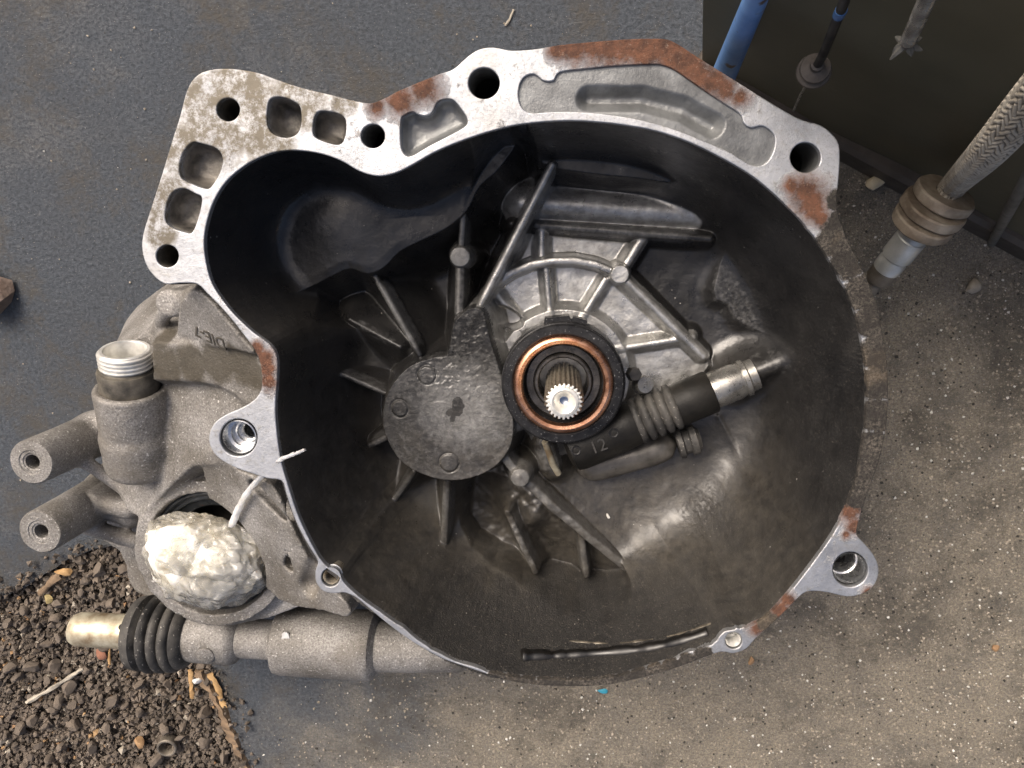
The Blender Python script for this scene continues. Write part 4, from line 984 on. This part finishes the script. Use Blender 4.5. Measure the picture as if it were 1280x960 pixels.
z_ = hz(1152, 281); tot = hz(1186, 240)-z_
for k in range(3):
    a_ = z_+tot*k/3.1; th_ = tot/3.7; R_ = [26, 27.5, 25.5][k]
    lathe('clamp_ring', [(10, a_), (R_-1.2, a_), (R_, a_+1.2), (R_, a_+th_-1.2), (R_-1.2, a_+th_), (10, a_+th_)], e_low-o_, hd+np.array([.03*(k-1), .02*k, .03*(1-k)]), M['clamp'], hs, 44, wob=.015, fat=HK*1.08)
p1 = e_low+hd*(z_+tot*.7)
q_ = [p1, e_low+hd*(z_+tot*1.25)]; q2 = PPn(1236, 188, 26); q3 = PPn(1290, 126, 26); q4 = PPn(1352, 58, 26); HR = rpx(1236, 188, 26, 22.5)
path = smooth_loop([q_[0], q_[1], q2, q3, q4], 60, False); NAr = 132
T = np.gradient(path, axis=0); T /= np.linalg.norm(T, axis=1)[:, None]; Ls = np.concatenate([[0], np.cumsum(np.linalg.norm(np.diff(path, axis=0), axis=1))])
Lu = np.arange(0, Ls[-1], .62); path = np.stack([np.interp(Lu, Ls, path[:, k]) for k in range(3)], -1); T = np.gradient(path, axis=0); T /= np.linalg.norm(T, axis=1)[:, None]
xx, yy, _ = frame(T[0]); th = np.linspace(0, 2*np.pi, NAr, endpoint=False); V = []
nst = 9; pit_ = 6.4; RI = []
for i in range(len(path)):
    xx = xx-T[i]*np.dot(xx, T[i]); xx /= np.linalg.norm(xx); yy = np.cross(T[i], xx)
    a = th/(2*np.pi)*nst+Lu[i]/(pit_*2); b = th/(2*np.pi)*nst-Lu[i]/(pit_*2)
    jt = .16*np.sin(Lu[i]*.21+3*np.sin(th*2))+.10*np.sin(Lu[i]*.63+th*5)
    A_ = a*2+jt; B_ = b*2-jt*.7
    sel_ = ((np.floor(A_)+np.floor(B_)) % 4) < 2
    fa_ = A_-np.floor(A_); fb_ = B_-np.floor(B_)
    hgt = np.where(sel_, 1-(2*fa_-1)**2, 1-(2*fb_-1)**2)
    rr = HR*(.9+.12*hgt); RI.append(hgt)
    V.append(path[i]+rr[:, None]*(np.cos(th)[:, None]*xx+np.sin(th)[:, None]*yy))
V = np.concatenate(V); n_ = len(path); I_, J_ = np.meshgrid(np.arange(n_-1), np.arange(NAr), indexing='ij'); K_ = (J_+1) % NAr
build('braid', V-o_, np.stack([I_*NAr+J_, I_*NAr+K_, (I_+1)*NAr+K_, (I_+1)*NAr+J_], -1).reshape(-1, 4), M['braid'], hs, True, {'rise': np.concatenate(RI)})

M['rod'] = simple('dull_grey_rod', (.10, .095, .08), (.17, .16, .14), .6, .2)
rod = tube('thin_rod', [G(1240, 303, 3), PPn(1262, 262, 14), PPn(1296, 200, 10)], 3.4, M['rod'], None, 12)
tag(rod, 'thin grey rod leaning on the panel beside the braided hose', 'rod')

# ================================================================== LOOSE BITS
def lump(seed, sub=2, sharp=.25):
    bm = bmesh.new(); bmesh.ops.create_icosphere(bm, subdivisions=sub, radius=1.0); rg_ = np.random.default_rng(seed)
    V = np.array([v.co[:] for v in bm.verts]); F = [tuple(v.index for v in f_.verts) for f_ in bm.faces]; bm.free()
    for k in range(7):
        d_ = rg_.normal(size=3); d_ /= np.linalg.norm(d_); lim = rg_.uniform(.45, .85); t_ = V @ d_
        V = V-np.maximum(t_-lim, 0)[:, None]*d_
    return V*(1+rg_.uniform(-.05, .05, size=(len(V), 1))), F
M['stone'] = simple('brown_grey_stone', (.066, .053, .041), (.165, .133, .103), .85, 0, 60, .6, 300, .0015)
M['stone_pale'] = simple('pale_stone', (.22, .19, .15), (.42, .38, .31), .8, 0, 60, .5)
M['stone_tan'] = simple('tan_stone', (.22, .12, .06), (.40, .26, .13), .8, 0, 60, .5)
def in_soil(p): return poly_sd(np.array([p[0]]), np.array([p[1]]), soil_poly)[0]
soil_poly = list(map(tuple, edge))+[(lo[0], -900), (-900, -900), (-900, hi[1])]
# individual larger stones
meshes = []
for k in range(8):
    V, F = lump(100+k, 2); me = bpy.data.meshes.new('stone'); me.from_pydata((V*S).tolist(), [], F); me.materials.append(M['stone'])
    me.polygons.foreach_set('use_smooth', [False]*len(me.polygons)); meshes.append(me)
placed = 0; rs = random.Random(3); taken = []
tries = 0
while placed < 150 and tries < 6000:
    tries += 1
    u_, v_ = rs.uniform(-10, 315), rs.uniform(690, 970); p = G(u_, v_, -14)
    if in_soil(p) < 3: continue
    r_ = rs.choice([3.6, 4.2, 5, 5.6, 6.4, 7.4, 9.0]) if v_ > 800 or u_ > 100 else rs.choice([3.4, 4, 4.6, 5.4, 6.2])
    if any((p[0]-q[0])**2+(p[1]-q[1])**2 < (.86*(r_+q[2]))**2 for q in taken): continue
    taken.append((p[0], p[1], r_))
    o = bpy.data.objects.new('stone', meshes[placed % 8]); z_ = -14+9+r_*rs.uniform(.1, .5)
    o.location = Vector((p[0], p[1], z_))*S; o.rotation_euler = (rs.uniform(0, 6), rs.uniform(0, 6), rs.uniform(0, 6))
    o.scale = (r_*rs.uniform(.85, 1.25), r_*rs.uniform(.8, 1.1), r_*rs.uniform(.6, .85)); link(o)
    tag(o, ('large' if r_ > 7 else 'small')+' dark brown angular stone lying in the gravel beside the mat', 'stone', ('large' if r_ > 7 else 'small')+' stones in the gravel patch'); placed += 1
# fine gravel as one mass
rg = np.random.default_rng(9)
def scatter(name, N, sampler, mats, rmin, rmax, label, pw=2.0):
    Ol = np.array([(1, 0, 0), (-1, 0, 0), (0, 1, 0), (0, -1, 0), (0, 0, 1), (0, 0, -1)], float)
    Of = [(0, 2, 4), (2, 1, 4), (1, 3, 4), (3, 0, 4), (2, 0, 5), (1, 2, 5), (3, 1, 5), (0, 3, 5)]
    V = []; F = []; mi = []
    for p in sampler(N):
        r_ = rmin+(rmax-rmin)*rg.random()**pw
        A = rg.normal(size=(3, 3)); Q, _ = np.linalg.qr(A); v_ = (Ol*rg.uniform(.55, 1.2, size=(6, 1))) @ Q*r_
        b_ = len(V)*1; V.extend((v_+p).tolist()); F.extend([(a+b_, c+b_, d+b_) for a, c, d in Of]); mi += [rg.choice(len(mats), p=[m[1] for m in mats])]*8
    o = build(name, V, F, mats[0][0], None, False)
    for m in mats[1:]: o.data.materials.append(m[0])
    o.data.polygons.foreach_set('material_index', np.array(mi, np.int32)); return tag(o, label, kind='stuff')
def soil_pts(N):
    out = []
    while len(out) < N:
        u_, v_ = rg.uniform(-40, 330, 400), rg.uniform(670, 990, 400)
        P = np.array([G(a, b, -8) for a, b in zip(u_, v_)]); sdv = poly_sd(P[:, 0], P[:, 1], soil_poly)
        spill = (sdv > 1) | ((sdv > -26) & (rg.random(400) < .30*np.exp(sdv/9)))
        P[sdv < 1, 2] = 3.5
        for p in P[spill]: out.append(p+np.array([0, 0, rg.uniform(-4, 3)]))
    return out[:N]
scatter('gravel', 18000, soil_pts, [(M['stone'], .95), (M['stone_pale'], .035), (M['stone_tan'], .015)], .5, 4.6, 'fine dark gravel filling the gap beside the mat', 2.2)
M['grain'] = simple('sand_grain', (.22, .19, .145), (.42, .37, .30), .75, 0, 200, .2)
M['grain_white'] = simple('glinting_grain', (.55, .53, .48), (.75, .73, .68), .35, 0, 200, .1)
M['grain_dark'] = simple('dark_grain', (.03, .027, .023), (.06, .054, .046), .8, 0, 200, .2)
def sand_pts(N):
    out = []
    while len(out) < N:
        u_ = rg.uniform(-60, 1340, 600); v_ = rg.uniform(-60, 1020, 600)
        P = np.array([G(a, b, .3) for a, b in zip(u_, v_)])
        dens = np.clip((P[:, 0]*2.3-P[:, 1]*1.55)/700-.1+.10*fbm(P[:, 0], P[:, 1], 60, 2), .01, 1)
        ok = (rg.random(600) < dens) & (poly_sd(P[:, 0], P[:, 1], soil_poly) < -3) & (((P-g0_) @ pn) < -3)
        out += list(P[ok])
    return out[:N]
scatter('sand', 24000, sand_pts, [(M['grain'], .80), (M['grain_dark'], .13), (M['grain_white'], .07)], .4, 1.8, 'loose sand and grit strewn over the mat', 3.0)

def bit(name, u, v, r, sc, mat, label, cat, seed, h=0.0, group=None):
    V, F = lump(seed, 2); p = G(u, v, h); V = V*np.array(sc)*r; V[:, 2] -= V[:, 2].min()
    o = build(name, V, F, mat, None, 40); o.location = Vector((p[0], p[1], h+.2))*S; return tag(o, label, cat, group)
bit('pebble', 1090, 229, 8.5, (1, .8, .7), simple('cream_pebble', (.42, .36, .25), (.58, .52, .38), .6), 'cream pebble lying at the foot of the panel', 'pebble', 41)
bit('pebble', 1212, 357, 7.0, (1, .9, .8), M['stone_pale'], 'grey brown pebble on the sand below the braided hose', 'pebble', 43)
bit('pebble', 938, 824, 4.2, (.8, 1.1, .6), M['stone_tan'], 'small tan pebble beside the rusty lower rim of the gearbox', 'pebble', 44)
bit('pebble', 1243, 808, 4.0, (.9, 1.1, .5), M['stone_tan'], 'small yellowish pebble alone on the open sand', 'pebble', 45)
bit('paint_flake', 753, 863, 4.2, (1.2, .8, .3), simple('turquoise_flake', (.03, .25, .36), (.06, .36, .46), .5), 'turquoise paint flake beside the lower rim of the gearbox', 'paint flake', 46)
bit('rust_lump', -2, 367, 26, (1, .95, .6), simple('rusty_iron', (.13, .085, .06), (.30, .235, .19), .8, .2, 60, .8, 200, .003), 'rusty iron lump on the grey sheet', 'scrap metal', 47)
bit('stone', 118, 852, 1, (.1, .1, .1), M['stone'], 'x', 'x', 48) if False else None
M['wood'] = simple('split_yellow_wood', (.30, .17, .065), (.48, .31, .14), .75, 0, 90, .4)
M['wood_dark'] = simple('weathered_brown_wood', (.10, .068, .042), (.24, .165, .10), .85, 0, 90, .6)
M['twig'] = simple('dry_grey_twig', (.27, .24, .19), (.42, .38, .31), .8, 0, 90, .4)
def stick(name, pts, r, mat, label, cat, flat=.5):
    P = np.array([G(*p) for p in pts]); V, F = tube_geo(smooth_loop(P, 4, False), r, 7); V = np.array(V); V = V+rg.normal(size=V.shape)*(.22*np.max(r))
    V[:, 2] = P[:, 2].mean()+(V[:, 2]-P[:, 2].mean())*flat
    return tag(build(name, V, F, mat, None, 50), label, cat)
# wood strip along the torn edge of the sheet
We = smooth_loop([G(*p, 1.0) for p in [(252, 838), (262, 856), (276, 880), (290, 910), (300, 935), (312, 962), (322, 990)]], 5, False); V = []; Fq = []
for i, p in enumerate(We):
    j_ = random.uniform(-2.2, 2.2); wd = 9+2*math.sin(i*.5)
    for (dx, dz) in ((-wd+j_, -9), (-wd*.8+j_, -1+random.uniform(0, 2.5)), (random.uniform(-1, 1), 1.6+random.uniform(0, 2.2)), (3.0+random.uniform(0, 1.5), -9)): V.append((p[0]+dx, p[1]+dx*.25, p[2]+dz))
for i in range(len(We)-1):
    for k in range(4): Fq.append((i*4+k, i*4+(k+1) % 4, (i+1)*4+(k+1) % 4, (i+1)*4+k))
Fq += [(3, 2, 1, 0), tuple(range(len(V)-4, len(V)))]
tag(build('wood_strip', V, Fq, M['wood_dark'], None, False, recalc=True), 'splintered brown wood strip along the torn edge of the mat', 'wood strip')
stick('wood_splinter', [(262, 842, 4), (272, 862, 4), (281, 884, 4)], 3.0, M['wood'], 'yellow split of wood on top of the brown wood strip', 'wood splinter')
stick('wood_splinter', [(237, 838, 2), (239, 856, 1), (240, 872, -2)], 2.2, M['wood'], 'pale wood splinter sticking out below the rubber boot', 'wood splinter')
stick('wood_splinter', [(146, 800, 0), (151, 815, -1), (155, 828, -2)], 1.5, M['wood'], 'thin bent wood splinter under the selector shaft', 'wood splinter')
stick('wood_splinter', [(136, 800, 0), (136.5, 815, -1), (137, 830, -2)], 1.2, M['wood'], 'thin straight wood splinter under the selector shaft', 'wood splinter')
stick('twig', [(33, 878, -1), (58, 864, 0), (82, 850, 0), (104, 836, 0)], [1.8]*9+[2.2]*3+[1.3], M['twig'], 'pale grey twig lying across the gravel', 'twig', .8)
stick('dark_stick', [(50, 742, 0), (62, 730, 0), (74, 719, 1)], 3.2, M['wood_dark'], 'short dark stick at the edge of the gravel', 'stick')
bit('wood_chip', 81, 713, 8, (1.35, .6, .35), M['wood'], 'orange wood chip at the edge of the gravel', 'wood chip', 51, 0)
bit('dry_leaf', 62, 748, 7, (.8, 1.1, .3), simple('yellow_leaf', (.26, .20, .08), (.40, .32, .15), .7), 'curled yellowish leaf at the edge of the gravel', 'leaf', 52, -3)
bit('brick_chip', 130, 815, 7, (.9, 1.1, .4), simple('reddish_brick', (.20, .085, .05), (.32, .15, .095), .85), 'flat reddish brick chip under the selector shaft', 'brick chip', 53, -4)
bit('white_stone', 249, 848, 5.5, (1, .8, .7), simple('white_stone', (.55, .53, .49), (.72, .70, .66), .7), 'small white stone below the rubber boot', 'stone', 54, -2)
bit('pebble', 178, 925, 7.5, (.8, 1, .7), M['stone_tan'], 'tan pebble beside the steel ring in the gravel', 'pebble', 55, -4)
ring = lathe('steel_ring', [(9.6, -5), (9.8, 3), (9.0, 4), (7.6, 4), (7.0, 3), (6.8, -5), (9.6, -5)], (0, 0, 0), (.12, -.1, 1), M['fitting_dark'], None, 36)
p_ = G(210, 932, 0); ring.location = Vector((p_[0], p_[1], .5))*S; tag(ring, 'dirty steel ring half sunk in the gravel', 'ring')
st_ = stick('straw', [(632, 32, .8), (638, 22, .9), (642, 12, .8)], .9, M['twig'], 'short pale straw on the grey sheet above the gearbox', 'straw', 1)
_h = hit_many(wall_obj, [(760, 645)])
if _h:
    V, F = lump(61, 1); c_ = _h[0][0]; V = V*np.array([1.2, 3.2, .7])
    o = build('paint_chip', V, F, M['grain_white'], None, 40); o.location = Vector(c_+np.array([0, 0, .5]))*S; o.rotation_euler = (0, 0, .5)
    tag(o, 'tiny white chip lying on the oily floor inside the bell housing', 'paint chip')
